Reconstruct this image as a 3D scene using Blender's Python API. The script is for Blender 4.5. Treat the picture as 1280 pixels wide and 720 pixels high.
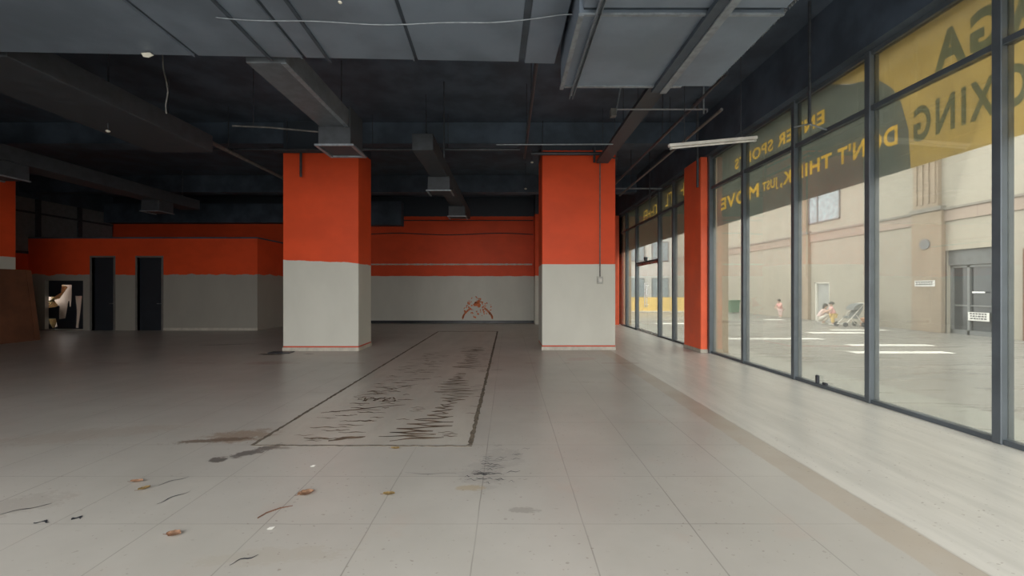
import bpy, bmesh, math, random
from mathutils import Vector, Matrix, geometry

# ------------------------------------------------------------------ camera, world, light, exposure
for o in list(bpy.data.objects):
    bpy.data.objects.remove(o)
SC = bpy.context.scene
COL = SC.collection
R = random.Random(7)
PI = math.pi
F = 520.0; VX = 635.0; VY = 362.0; H = 1.6

cam_d = bpy.data.cameras.new('camera'); cam = bpy.data.objects.new('camera', cam_d); COL.objects.link(cam)
cam.location = (0, 0, H); cam.rotation_euler = (PI / 2, 0, 0)
cam_d.sensor_width = 36; cam_d.lens = F / 1280 * 36
cam_d.shift_x = 5 / 1280; cam_d.shift_y = 2 / 1280
cam_d.clip_start = 0.05; cam_d.clip_end = 300
SC.camera = cam

SKY = 3.2
w = bpy.data.worlds.new('overcast sky'); SC.world = w; w.use_nodes = True
bg = w.node_tree.nodes['Background']
bg.inputs['Color'].default_value = (1.0, 0.985, 0.95, 1); bg.inputs['Strength'].default_value = SKY

SC.view_settings.view_transform = 'Standard'; SC.view_settings.look = 'None'
SC.view_settings.gamma = 1; SC.view_settings.use_curve_mapping = False
SC.view_settings.exposure = 0.72
try:
    SC.cycles.use_denoising = True
    SC.cycles.max_bounces = 8; SC.cycles.diffuse_bounces = 5; SC.cycles.transparent_max_bounces = 16
    SC.cycles.sample_clamp_indirect = 6
except Exception:
    pass

def portal(name, loc, rot, sx, sy):
    d = bpy.data.lights.new(name, 'AREA'); d.shape = 'RECTANGLE'; d.size = sx; d.size_y = sy
    d.cycles.is_portal = True
    o = bpy.data.objects.new(name, d); o.location = loc; o.rotation_euler = rot; COL.objects.link(o)
REAR_Y = -1.6
REAR_TOP = 5.0
# daylight enters through the open shopfront behind the camera and the glass side
portal('daylight_opening_rear', (-1.15, REAR_Y, REAR_TOP / 2), (PI / 2, 0, 0), 12.7, REAR_TOP)
portal('daylight_opening_side', (5.6, 8, 2.5), (PI / 2, 0, PI / 2), 22, 5.0)

portal('added_opening_left', (-18.9, 18.1, 1.7), (PI / 2, 0, -PI / 2), 3.3, 3.4)  # portal at an unseen wall gap added to light the hatch nook
# ------------------------------------------------------------------ materials
class NT:
    """small helper to write shader maths"""
    def __init__(s, name):
        s.m = bpy.data.materials.new(name); s.m.use_nodes = True
        s.t = s.m.node_tree; s.n = s.t.nodes; s.b = s.n['Principled BSDF']; s.out = s.n['Material Output']
        s._pos = None
    def link(s, a, b): s.t.links.new(a, b)
    def setin(s, sock, v):
        if hasattr(v, 'is_output') or isinstance(v, bpy.types.NodeSocket): s.link(v, sock)
        else: sock.default_value = v
    def math(s, op, a, b=0.0, c=0.0, clamp=False):
        n = s.n.new('ShaderNodeMath'); n.operation = op; n.use_clamp = clamp
        s.setin(n.inputs[0], a); s.setin(n.inputs[1], b); s.setin(n.inputs[2], c)
        return n.outputs[0]
    def xyz(s):
        if not s._pos:
            g = s.n.new('ShaderNodeNewGeometry'); q = s.n.new('ShaderNodeSeparateXYZ')
            s.link(g.outputs['Position'], q.inputs[0]); s._pos = (q.outputs[0], q.outputs[1], q.outputs[2], g.outputs['Position'])
        return s._pos
    def noise(s, scale, detail=3, rough=0.55, stretch=(1, 1, 1), off=(0, 0, 0), dist=0):
        p = s.xyz()[3]
        mp = s.n.new('ShaderNodeMapping'); s.link(p, mp.inputs['Vector'])
        mp.inputs['Scale'].default_value = stretch; mp.inputs['Location'].default_value = off
        n = s.n.new('ShaderNodeTexNoise'); s.link(mp.outputs[0], n.inputs['Vector'])
        n.inputs['Scale'].default_value = scale; n.inputs['Detail'].default_value = detail
        n.inputs['Roughness'].default_value = rough; n.inputs['Distortion'].default_value = dist
        return n.outputs['Fac']
    def step(s, x, lo, hi):
        n = s.n.new('ShaderNodeMapRange'); n.interpolation_type = 'SMOOTHSTEP'
        s.setin(n.inputs[0], x); n.inputs[1].default_value = lo; n.inputs[2].default_value = hi
        return n.outputs[0]
    def lin(s, x, lo, hi, a, b):
        n = s.n.new('ShaderNodeMapRange'); s.setin(n.inputs[0], x)
        for i, v in zip((1, 2, 3, 4), (lo, hi, a, b)): n.inputs[i].default_value = v
        return n.outputs[0]
    def mix(s, f, a, b, mode='MIX'):
        n = s.n.new('ShaderNodeMix'); n.data_type = 'RGBA'; n.blend_type = mode
        s.setin(n.inputs[0], f)
        for sock, v in ((n.inputs[6], a), (n.inputs[7], b)):
            if isinstance(v, (tuple, list)): sock.default_value = (*v[:3], 1)
            else: s.link(v, sock)
        return n.outputs[2]
    def color(s, v):
        if isinstance(v, (tuple, list)): s.b.inputs['Base Color'].default_value = (*v[:3], 1)
        else: s.link(v, s.b.inputs['Base Color'])
    def rough(s, v): s.setin(s.b.inputs['Roughness'], v)
    def bump(s, h, strength=0.2, dist=0.01):
        n = s.n.new('ShaderNodeBump'); n.inputs['Strength'].default_value = strength; n.inputs['Distance'].default_value = dist
        s.link(h, n.inputs['Height']); s.link(n.outputs[0], s.b.inputs['Normal'])

def srgb(r, g, b):
    f = lambda c: (c / 255) / 12.92 if c / 255 <= 0.04045 else ((c / 255 + 0.055) / 1.055) ** 2.4
    return (f(r), f(g), f(b))

def plain(name, c, rough=0.6, metal=0.0, var=0.12, scale=6, bump=0.1, spec=0.5):
    m = NT(name); n = m.noise(scale, 4)
    dark = tuple(x * (1 - var) for x in c); lite = tuple(min(1, x * (1 + var)) for x in c)
    m.color(m.mix(m.step(n, .3, .7), dark, lite)); m.rough(m.lin(n, .3, .7, max(.03, rough - .08), min(1, rough + .08)))
    m.b.inputs['Metallic'].default_value = metal
    m.b.inputs['Specular IOR Level'].default_value = spec
    if bump: m.bump(m.noise(scale * 6, 3), bump, .004)
    return m.m

WHITE = (0.62, 0.61, 0.55); ORANGE = (0.80, 0.085, 0.022); BLACK = (0.040, 0.050, 0.066)
def two_tone(name, split, top, jag=0.05, line=True, white=WHITE, orange=ORANGE, shift=0.0, slope=0.0, steps=True, topcol=BLACK):
    """orange over white wall paint with a ragged edge, black above `top`"""
    m = NT(name); x, y, z, p = m.xyz()
    j = m.noise(2.2, 2, .5, (1, 1, .0)); j2 = m.noise(18, 3, .6, (1, 1, .2))
    e = m.math('ADD', m.math('MULTIPLY', m.math('SUBTRACT', j, .5), jag * 2), m.math('MULTIPLY', m.math('SUBTRACT', j2, .5), jag * .35))
    e = m.math('ADD', e, m.math('MULTIPLY', x, slope))
    zz = m.math('ADD', m.math('ADD', z, e), shift)
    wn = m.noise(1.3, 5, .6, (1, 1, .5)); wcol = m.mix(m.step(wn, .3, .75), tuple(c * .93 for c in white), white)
    on = m.noise(.9, 4, .6, (1, 1, 1.4), (3, 2, 1)); ocol = m.mix(m.step(on, .3, .7), tuple(c * .86 for c in orange), orange)
    # scraped plaster rim just under the orange
    c = m.mix(m.step(zz, split - .006, split + .006), wcol, ocol)
    if line:
        rl = m.math('MULTIPLY', m.step(z, .085, .095), m.math('SUBTRACT', 1.0, m.step(z, .12, .135)))
        c = m.mix(rl, c, (0.55, .08, .04))
    zt = m.math('ADD', z, m.math('MULTIPLY', m.math('SUBTRACT', m.noise(6, 3, .6, (1, 1, 0)), .5), .05))
    c = m.mix(m.step(zt, top - .01, top + .01), c, topcol)
    m.color(c); m.rough(.55); m.bump(m.noise(25, 4), .12, .006)
    m.b.inputs['Specular IOR Level'].default_value = .3
    return m.m

# floor: large vitrified tiles, bare infill strip, brighter bay by the glass, dirt
def floor_material():
    m = NT('worn floor tile'); x, y, z, p = m.xyz()
    T = .7245
    def seams(c, off, wdt):
        t = m.math('DIVIDE', m.math('SUBTRACT', c, off), T)
        fr = m.math('ABSOLUTE', m.math('SUBTRACT', m.math('FRACT', m.math('ADD', t, 100.5)), .5))
        return m.math('SUBTRACT', 1.0, m.step(fr, wdt * .5 / T, wdt * 1.3 / T))
    wob = m.math('MULTIPLY', m.math('SUBTRACT', m.noise(3, 3), .5), .010)
    sx = seams(m.math('ADD', x, wob), -.2105, .0045); sy = seams(m.math('ADD', y, wob), 2.84, .0035)
    fade = m.lin(m.noise(1.1, 3), .35, .65, .35, 1.0)
    seam = m.math('MULTIPLY', m.math('MAXIMUM', sx, m.math('MULTIPLY', sy, .9)), fade)
    # per tile tone
    cx = m.math('FLOOR', m.math('DIVIDE', m.math('SUBTRACT', x, -.2105), T)); cy = m.math('FLOOR', m.math('DIVIDE', m.math('SUBTRACT', y, 2.84), T))
    cv = m.n.new('ShaderNodeCombineXYZ'); m.link(cx, cv.inputs[0]); m.link(cy, cv.inputs[1])
    wn = m.n.new('ShaderNodeTexWhiteNoise'); wn.noise_dimensions = '3D'; m.link(cv.outputs[0], wn.inputs['Vector'])
    big = m.noise(.6, 5, .6); fine = m.noise(14, 5, .65)
    base = m.mix(m.step(big, .3, .7), (.425, .41, .375), (.51, .492, .455))
    base = m.mix(m.math('MULTIPLY', wn.outputs['Value'], .25), base, (.42, .40, .385))
    base = m.mix(m.math('MULTIPLY', m.step(fine, .60, .95), .15), base, (.36, .33, .29))
    # pink mud film patches
    pink = m.step(m.noise(1.7, 4, .6, off=(5, 1, 0)), .58, .74)
    base = m.mix(m.math('MULTIPLY', pink, .22), base, (.47, .36, .31))
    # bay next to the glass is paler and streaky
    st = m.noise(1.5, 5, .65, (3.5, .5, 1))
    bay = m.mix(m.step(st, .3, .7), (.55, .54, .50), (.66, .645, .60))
    e = m.math('MULTIPLY', m.math('SUBTRACT', m.noise(5, 4), .5), .05)
    xe = m.math('ADD', x, e)
    base = m.mix(m.math('MULTIPLY', seam, .62), base, (.13, .115, .10))
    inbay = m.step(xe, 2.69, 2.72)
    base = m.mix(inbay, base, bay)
    strip = m.math('MULTIPLY', m.step(xe, 2.40, 2.42), m.math('SUBTRACT', 1.0, m.step(xe, 2.68, 2.70)))
    strip = m.math('MULTIPLY', strip, m.lin(m.noise(2, 3), .3, .6, .55, .95))
    base = m.mix(strip, base, m.mix(m.noise(3, 4), (.39, .335, .275), (.46, .41, .345)))
    # dotted row of reddish marks across the floor
    dots = m.math('MULTIPLY', m.math('SUBTRACT', 1.0, m.step(m.math('ABSOLUTE', m.math('SUBTRACT', y, 9.05)), .02, .05)),
                  m.step(m.noise(2.6, 1, .5, (1, .1, 1)), .52, .58))
    base = m.mix(m.math('MULTIPLY', dots, .55), base, (.22, .10, .08))
    # infill panel
    inp = m.math('MULTIPLY', m.math('MULTIPLY', m.step(x, -2.60, -2.59), m.math('SUBTRACT', 1.0, m.step(x, -.40, -.39))),
                 m.math('MULTIPLY', m.step(y, 4.29, 4.30), m.math('SUBTRACT', 1.0, m.step(y, 15.9, 16.0))))
    pan = m.mix(m.step(m.noise(1.2, 5, .6, (2, .6, 1)), .3, .7), (.45, .425, .38), (.53, .505, .455))
    base = m.mix(inp, base, pan)
    # stains with their own outline: (x, y, rx, ry, angle, colour, strength)
    S = [(-2.92, 4.55, .40, .24, .1, (.31, .245, .19), .85), (-3.1, 4.42, .55, .07, .2, (.16, .12, .09), .8),
         (-2.50, 4.12, .09, .32, -.75, (.14, .13, .12), .9), (-2.72, 3.92, .10, .08, 0, (.13, .12, .11), .9),
         (-2.30, 4.20, .16, .035, 0, (.2, .18, .15), .6),
         (-.22, 3.62, .22, .34, 0, (.27, .26, .25), .25), (-.05, 3.95, .22, .25, .2, (.28, .27, .26), .25),
         (-.30, 3.36, .12, .06, 0, (.42, .34, .22), .6), (.12, 3.02, .13, .05, .0, (.24, .22, .20), .5),
         (-5.9, 10.3, .42, .16, 0, (.06, .065, .05), .95), (-4.95, 10.35, .16, .06, 0, (.06, .05, .045), .9),
         (1.7, 9.6, .45, .25, .4, (.42, .22, .22), .4), (-8.2, 12.1, .9, .12, .25, (.03, .03, .03), .6), (-5.2, 9.1, .6, .25, .1, (.30, .17, .14), .4),
         (-4.6, 4.6, 1.0, .25, .3, (.36, .30, .25), .35), (-1.4, 2.5, .5, .1, .1, (.38, .34, .28), .3), (-3.6, 3.1, .30, .20, .4, (.30, .27, .24), .3),
         (1.3, 7.2, .35, .05, 0, (.28, .24, .20), .35), (-.2, 8.3, .18, .05, 0, (.16, .10, .08), .5)]
    nz = m.noise(7, 5, .7, (1, 1.6, 1)); nz2 = m.noise(28, 3, .7, (1, 3.0, 1))
    for (sx0, sy0, rx, ry, a, c, k) in S:
        dx = m.math('SUBTRACT', x, sx0); dy = m.math('SUBTRACT', y, sy0); ca, sa = math.cos(a), math.sin(a)
        u = m.math('DIVIDE', m.math('ADD', m.math('MULTIPLY', dx, ca), m.math('MULTIPLY', dy, sa)), rx)
        v = m.math('DIVIDE', m.math('SUBTRACT', m.math('MULTIPLY', dy, ca), m.math('MULTIPLY', dx, sa)), ry)
        d = m.math('ADD', m.math('MULTIPLY', u, u), m.math('MULTIPLY', v, v))
        d = m.math('ADD', d, m.math('MULTIPLY', m.math('SUBTRACT', nz, .5), -3.6))
        d = m.math('ADD', d, m.math('MULTIPLY', m.math('SUBTRACT', nz2, .5), -2.0))
        base = m.mix(m.math('MULTIPLY', m.math('SUBTRACT', 1.0, m.step(d, .45, .85)), k), base, c)
    # scattered specks of dirt
    sp = m.math('MULTIPLY', m.step(m.noise(24, 1, .5, (1, 1.5, 1), (3, 7, 0)), .70, .73), m.step(m.noise(1.1, 3), .35, .6))
    base = m.mix(m.math('MULTIPLY', sp, .55), base, (.20, .16, .13))
    m.color(base)
    m.rough(m.math('ADD', m.lin(m.noise(2.5, 2, .5), .1, .9, .28, .38), 0.0))
    m.b.inputs['Specular IOR Level'].default_value = .5
    h = m.math('SUBTRACT', m.math('MULTIPLY', m.noise(20, 4), .25), m.math('MULTIPLY', seam, .6))
    m.bump(h, .10, .004)
    return m.m

def glass_material(name, dirt=.10, tint=(.825, .835, .81)):
    m = NT(name); m.n.remove(m.b)
    tr = m.n.new('ShaderNodeBsdfTransparent'); tr.inputs[0].default_value = (*tint, 1)
    gl = m.n.new('ShaderNodeBsdfGlossy'); gl.inputs['Roughness'].default_value = .02; gl.inputs['Color'].default_value = (.9, .9, .9, 1)
    df = m.n.new('ShaderNodeBsdfDiffuse'); df.inputs[0].default_value = (.65, .66, .62, 1)
    tl = m.n.new('ShaderNodeBsdfTranslucent'); tl.inputs[0].default_value = (.65, .66, .62, 1)
    fr = m.n.new('ShaderNodeFresnel'); fr.inputs[0].default_value = 1.45
    a = m.n.new('ShaderNodeMixShader'); m.link(m.math('MULTIPLY', fr.outputs[0], .4), a.inputs[0]); m.link(tr.outputs[0], a.inputs[1]); m.link(gl.outputs[0], a.inputs[2])
    dd = m.n.new('ShaderNodeMixShader'); dd.inputs[0].default_value = .5; m.link(df.outputs[0], dd.inputs[1]); m.link(tl.outputs[0], dd.inputs[2])
    b = m.n.new('ShaderNodeMixShader'); m.link(m.math('MULTIPLY', m.lin(m.noise(1.2, 5, .65, (1, 1, .5)), .3, .7, .5, 1.3), dirt), b.inputs[0])
    m.link(a.outputs[0], b.inputs[1]); m.link(dd.outputs[0], b.inputs[2]); m.link(b.outputs[0], m.out.inputs[0])
    return m.m

def vinyl_material(name, c, trans=.5, clear=.12, blob=None):
    """printed window film: diffuse front, glows through when lit from outside"""
    m = NT(name); m.n.remove(m.b)
    n = m.noise(1.4, 4); col = m.mix(m.step(n, .3, .7), tuple(v * .88 for v in c), c)
    df = m.n.new('ShaderNodeBsdfDiffuse'); m.link(col, df.inputs[0])
    tl = m.n.new('ShaderNodeBsdfTranslucent'); m.link(col, tl.inputs[0])
    tp = m.n.new('ShaderNodeBsdfTransparent'); m.link(m.mix(.5, col, (1, 1, 1)), tp.inputs[0])
    a = m.n.new('ShaderNodeMixShader'); a.inputs[0].default_value = trans; m.link(df.outputs[0], a.inputs[1]); m.link(tl.outputs[0], a.inputs[2])
    b = m.n.new('ShaderNodeMixShader'); b.inputs[0].default_value = clear; m.link(a.outputs[0], b.inputs[1]); m.link(tp.outputs[0], b.inputs[2])
    m.link(b.outputs[0], m.out.inputs[0])
    return m.m

def stone_material(name, c, jy=.9, jz=.6, vary=.1, axis='y', joint=.5):
    m = NT(name); x, y, z, p = m.xyz(); a = y if axis == 'y' else x
    def sm(cc, T):
        fr = m.math('ABSOLUTE', m.math('SUBTRACT', m.math('FRACT', m.math('ADD', m.math('DIVIDE', cc, T), 50.5)), .5))
        return m.math('SUBTRACT', 1.0, m.step(fr, .006 / T, .016 / T))
    s = sm(z, jz)
    if jy: s = m.math('MAXIMUM', s, sm(a, jy))
    n = m.noise(.8, 5, .6)
    col = m.mix(m.step(n, .3, .7), tuple(v * (1 - vary) for v in c), c)
    drip = m.step(m.noise(2.0, 5, .6, (1, 1, .12)), .55, .8)
    col = m.mix(m.math('MULTIPLY', drip, .18), col, tuple(v * .6 for v in c))
    col = m.mix(m.math('MULTIPLY', s, joint), col, tuple(v * .55 for v in c))
    m.color(col); m.rough(.75); m.bump(m.noise(12, 4), .1, .01)
    return m.m

def ground_material():
    m = NT('street paving'); x, y, z, p = m.xyz()
    def sm(cc, T, wd):
        fr = m.math('ABSOLUTE', m.math('SUBTRACT', m.math('FRACT', m.math('ADD', m.math('DIVIDE', cc, T), 50.5)), .5))
        return m.math('SUBTRACT', 1.0, m.step(fr, wd / T, 2 * wd / T))
    n = m.noise(.45, 5, .6, (.5, 1.4, 1)); n2 = m.noise(1.5, 5, .65, (.35, 2.2, 1), (4, 0, 0))
    col = m.mix(m.step(n, .3, .7), (.205, .205, .192), (.275, .27, .25))
    col = m.mix(m.math('MULTIPLY', m.step(n2, .5, .75), .4), col, (.24, .24, .23))
    s = m.math('MAXIMUM', sm(x, .9, .008), sm(y, .9, .008))
    col = m.mix(m.math('MULTIPLY', s, .35), col, (.17, .17, .16))
    apron = m.math('SUBTRACT', 1.0, m.step(x, 6.38, 6.40))
    col = m.mix(m.math('MULTIPLY', apron, .75), col, (.33, .34, .31))
    edge = m.math('MULTIPLY', m.step(x, 6.36, 6.38), m.math('SUBTRACT', 1.0, m.step(x, 6.43, 6.45)))
    col = m.mix(m.math('MULTIPLY', edge, .5), col, (.16, .16, .15))
    m.color(col); m.rough(m.lin(n2, .3, .7, .2, .45)); m.bump(m.noise(8, 4), .05, .01)
    return m.m

M = {}
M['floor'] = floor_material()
M['ground'] = ground_material()
M['ceiling'] = plain('black painted soffit', (.058, .080, .112), .75, var=.35, scale=1.5)
M['duct'] = plain('dark grey painted duct', (.180, .220, .275), .5, 0.1, var=.16, scale=1.6, bump=.15)
M['duct_dark'] = plain('darker duct joint and channel shade', (.06, .078, .10), .6, 0.1, var=.2)
M['duct_far'] = plain('dull black duct', (.050, .056, .066), .6, .1, var=.2)
M['duct_mid'] = plain('dusty narrow duct', (.125, .14, .16), .6, .1, var=.2)
M['strut'] = plain('dull steel strut', (.24, .27, .30), .45, .4, var=.2, scale=12)
M['pipe'] = plain('black steel pipe', (.045, .05, .06), .45, .2, var=.3, scale=10)
M['pipe_grey'] = plain('dusty grey pipe', (.15, .145, .14), .55, .2, var=.3, scale=10)
M['bright'] = plain('torn white paper', (.75, .72, .62), .8)
M['mullion'] = plain('grey aluminium mullion', (.115, .135, .155), .4, .25, var=.12, scale=3, bump=.05)
M['glass'] = glass_material('dusty shop glass', .10)
M['glass_clear'] = glass_material('door glass', .04)
M['white_base'] = plain('pale skirting tile', (.50, .46, .40), .5, var=.15)
M['black_base'] = plain('black skirting', (.015, .017, .022), .4)
M['orange'] = plain('orange wall paint', ORANGE, .5, var=.12, scale=1.2)
M['jamb'] = plain('grey door jamb', (.16, .15, .14), .6)
M['leaf_door'] = plain('dark blue grey door', (.022, .026, .034), .5)
M['board'] = plain('brown plywood', (.15, .058, .028), .7, var=.2, scale=2)
M['tube'] = plain('off white lamp batten', (.62, .60, .56), .5)
M['socket'] = plain('grey switch box', (.42, .42, .39), .5)
M['cream'] = stone_material('cream rendered facade', (.375, .345, .285), 0, 3.4, .07, joint=.3)
M['tan'] = stone_material('tan stone facing', (.35, .275, .20), 0, .8, .12)
M['band'] = stone_material('pinkish stone band', (.36, .29, .24), 1.6, 5, .1)
M['coping'] = plain('weathered coping', (.24, .22, .19), .8)
M['cladding'] = stone_material('warm stone column cladding', (.50, .385, .26), 0, .78, .12)
M['dark_glass'] = plain('dark entrance glass', (.035, .042, .05), .12, 0, var=.25, scale=1, bump=0)
M['grey_panel'] = plain('grey shutter panel', (.16, .17, .175), .5)
M['pale_metal'] = plain('pale grey painted door', (.36, .37, .36), .6)
M['sign_white'] = plain('white sign face', (.80, .80, .78), .5, var=.03)
M['sign_ink'] = plain('sign ink', (.06, .06, .07), .6)
M['sign_red'] = plain('red sign ink', (.45, .08, .06), .6)
M['white_line'] = plain('white road paint', (.85, .85, .80), .6, var=.05)
M['yellow'] = plain('yellow hoarding', (.85, .62, .20), .6, var=.08)
M['pale_wall'] = stone_material('pale grey far building', (.62, .62, .60), 2.2, 3, .06, axis='x', joint=.35)
M['win_glass'] = plain('bluish window glass', (.30, .36, .40), .15, 0, var=.2, bump=0)
M['green'] = plain('green plastic', (.06, .17, .09), .5)
M['crack'] = plain('dark floor joint', (.135, .112, .085), .85, var=.4, scale=14, bump=.4)
M['glue'] = plain('brown dried adhesive', (.15, .105, .072), .8, var=.35, scale=9, bump=.3)
M['leafm'] = plain('dry orange leaf', (.46, .28, .18), .8, var=.3, scale=30)
M['leafy'] = plain('dry yellow leaf', (.42, .30, .13), .8, var=.3, scale=30)
M['twig'] = plain('thin brown twig', (.15, .07, .04), .8)
M['paper'] = plain('pale paper scrap', (.78, .77, .72), .7)
M['splat'] = plain('orange paint splash', (.62, .17, .06), .7, var=.25, scale=5)
M['vin_grey'] = vinyl_material('dark grey window film', (.345, .37, .34), .85, .10)
M['vin_far'] = vinyl_material('brown grey window film', (.24, .24, .20), .8, .06)
M['vin_yel'] = vinyl_material('yellow window film', (.70, .58, .30), .85, .15)
M['vin_text'] = vinyl_material('yellow film lettering', (.95, .75, .28), .85, .05)
M['vin_small'] = vinyl_material('pale film lettering', (.42, .40, .24), .6, .05)
M['vin_dark'] = vinyl_material('grey green film lettering', (.34, .36, .26), .8, .08)
M['skin'] = plain('skin', (.62, .42, .32), .6, var=.05)
M['hair'] = plain('dark hair', (.03, .025, .02), .6)
M['pink'] = plain('pink cloth', (.80, .42, .42), .8)
M['palepink'] = plain('pale pink cloth', (.75, .58, .55), .8)
M['cloth_white'] = plain('off white cloth', (.72, .70, .64), .8)
M['cloth_yellow'] = plain('yellow cloth', (.78, .55, .18), .8)
M['grey_fabric'] = plain('grey fabric', (.17, .18, .18), .8)
M['orange_bag'] = plain('orange cloth', (.62, .33, .20), .8)
M['chrome'] = plain('brushed steel', (.60, .61, .62), .3, .8, bump=0)
M['wallcol_1'] = two_tone('column paint with high left edge', 2.33, 5.28, .05, slope=.046, shift=.22)
M['wallcol_2'] = two_tone('column paint', 2.27, 5.28, .010)
M['wallcol_3'] = two_tone('side column paint', 2.60, 5.6, .03)
M['wall_back'] = two_tone('back wall paint', 2.24, 5.08, .025, line=False)
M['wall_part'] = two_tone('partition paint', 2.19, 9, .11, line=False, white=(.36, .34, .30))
M['pillar_paint'] = plain('orange pillar paint', (.95, .145, .06), .42, var=.1, scale=1.5)
M['clerestory'] = plain('dark dusty pane', (.17, .175, .18), .5)

# ------------------------------------------------------------------ geometry helpers
def prop(o, label=None, cat=None, group=None, kind=None):
    if label: o['label'] = label
    if cat: o['category'] = cat
    if group: o['group'] = group
    if kind: o['kind'] = kind
    return o

def empty(name, loc, label=None, cat=None, group=None, kind=None):
    o = bpy.data.objects.new(name, None); o.location = loc; o.empty_display_size = .2; COL.objects.link(o)
    return prop(o, label, cat, group, kind)

class MB:
    """collects shapes in world coordinates into one mesh"""
    def __init__(s): s.bm = bmesh.new()
    def box(s, x0, x1, y0, y1, z0, z1, bev=0.0, mat=None):
        r = bmesh.ops.create_cube(s.bm, size=1); vs = r['verts']
        for v in vs:
            v.co = Vector(((x0 + x1) / 2 + v.co.x * (x1 - x0), (y0 + y1) / 2 + v.co.y * (y1 - y0), (z0 + z1) / 2 + v.co.z * (z1 - z0)))
        if mat is not None:
            for v in vs: v.co = mat @ v.co
        if bev > 0:
            es = {e for v in vs for e in v.link_edges}
            bmesh.ops.bevel(s.bm, geom=list(es), offset=bev, segments=1, affect='EDGES', profile=.5)
        return s
    def tube(s, pts, r, n=8, cap=True):
        pts = [Vector(p) for p in pts]; rings = []
        rr = r if isinstance(r, (list, tuple)) else [r] * len(pts)
        for i, p in enumerate(pts):
            a = pts[max(0, i - 1)]; b = pts[min(len(pts) - 1, i + 1)]; d = (b - a).normalized()
            up = Vector((0, 0, 1)) if abs(d.z) < .9 else Vector((1, 0, 0))
            u = d.cross(up).normalized(); v = d.cross(u).normalized()
            rings.append([s.bm.verts.new(p + (u * math.cos(t) + v * math.sin(t)) * rr[i]) for t in [2 * PI * k / n for k in range(n)]])
        for a, b in zip(rings, rings[1:]):
            for k in range(n): s.bm.faces.new((a[k], a[(k + 1) % n], b[(k + 1) % n], b[k]))
        if cap:
            s.bm.faces.new(rings[0][::-1]); s.bm.faces.new(rings[-1])
        return s
    def prism(s, pts, d):
        """closed polygon (3-D points, planar) swept along vector d"""
        a = [s.bm.verts.new(p) for p in pts]; b = [s.bm.verts.new(Vector(p) + Vector(d)) for p in pts]; n = len(a)
        s.bm.faces.new(a); s.bm.faces.new(b[::-1])
        for k in range(n): s.bm.faces.new((a[k], b[k], b[(k + 1) % n], a[(k + 1) % n]))
        return s
    def ball(s, c, r, sc=(1, 1, 1), seg=12):
        q = bmesh.ops.create_uvsphere(s.bm, u_segments=seg, v_segments=max(6, seg * 2 // 3), radius=r)
        for v in q['verts']: v.co = Vector((v.co.x * sc[0], v.co.y * sc[1], v.co.z * sc[2])) + Vector(c)
        return s
    def build(s, name, mat, parent=None, smooth=False, origin=None):
        bmesh.ops.recalc_face_normals(s.bm, faces=s.bm.faces)
        me = bpy.data.meshes.new(name); s.bm.to_mesh(me); s.bm.free()
        if smooth: me.polygons.foreach_set('use_smooth', [True] * len(me.polygons))
        o = bpy.data.objects.new(name, me); COL.objects.link(o)
        if mat: me.materials.append(mat if not isinstance(mat, str) else M[mat])
        if parent is not None:
            o.parent = parent
            off = parent_world(parent)
            if parent.type == 'EMPTY' or True:
                me.transform(Matrix.Translation(-off))
        elif origin is not None:
            me.transform(Matrix.Translation(-Vector(origin))); o.location = origin
        return o

def parent_world(o):
    v = Vector((0, 0, 0))
    while o is not None:
        v += o.location; o = o.parent
    return v

def box(name, mat, x0, x1, y0, y1, z0, z1, bev=0, parent=None, **k):
    o = MB().box(x0, x1, y0, y1, z0, z1, bev).build(name, mat, parent)
    return prop(o, **k) if k else o

def struct(name, mat, *a, bev=0):
    return box(name, mat, *a, bev=bev, kind='structure')

def copy_tree(o, parent=None, loc=None, **k):
    c = o.copy(); COL.objects.link(c); c.parent = parent
    if loc is not None: c.location = loc
    for ch in list(o.children): copy_tree(ch, c)
    return prop(c, **k) if k else c

def P(px, py, Y):
    return Vector(((px - VX) / F * Y, Y, H - (py - VY) / F * Y))

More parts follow.
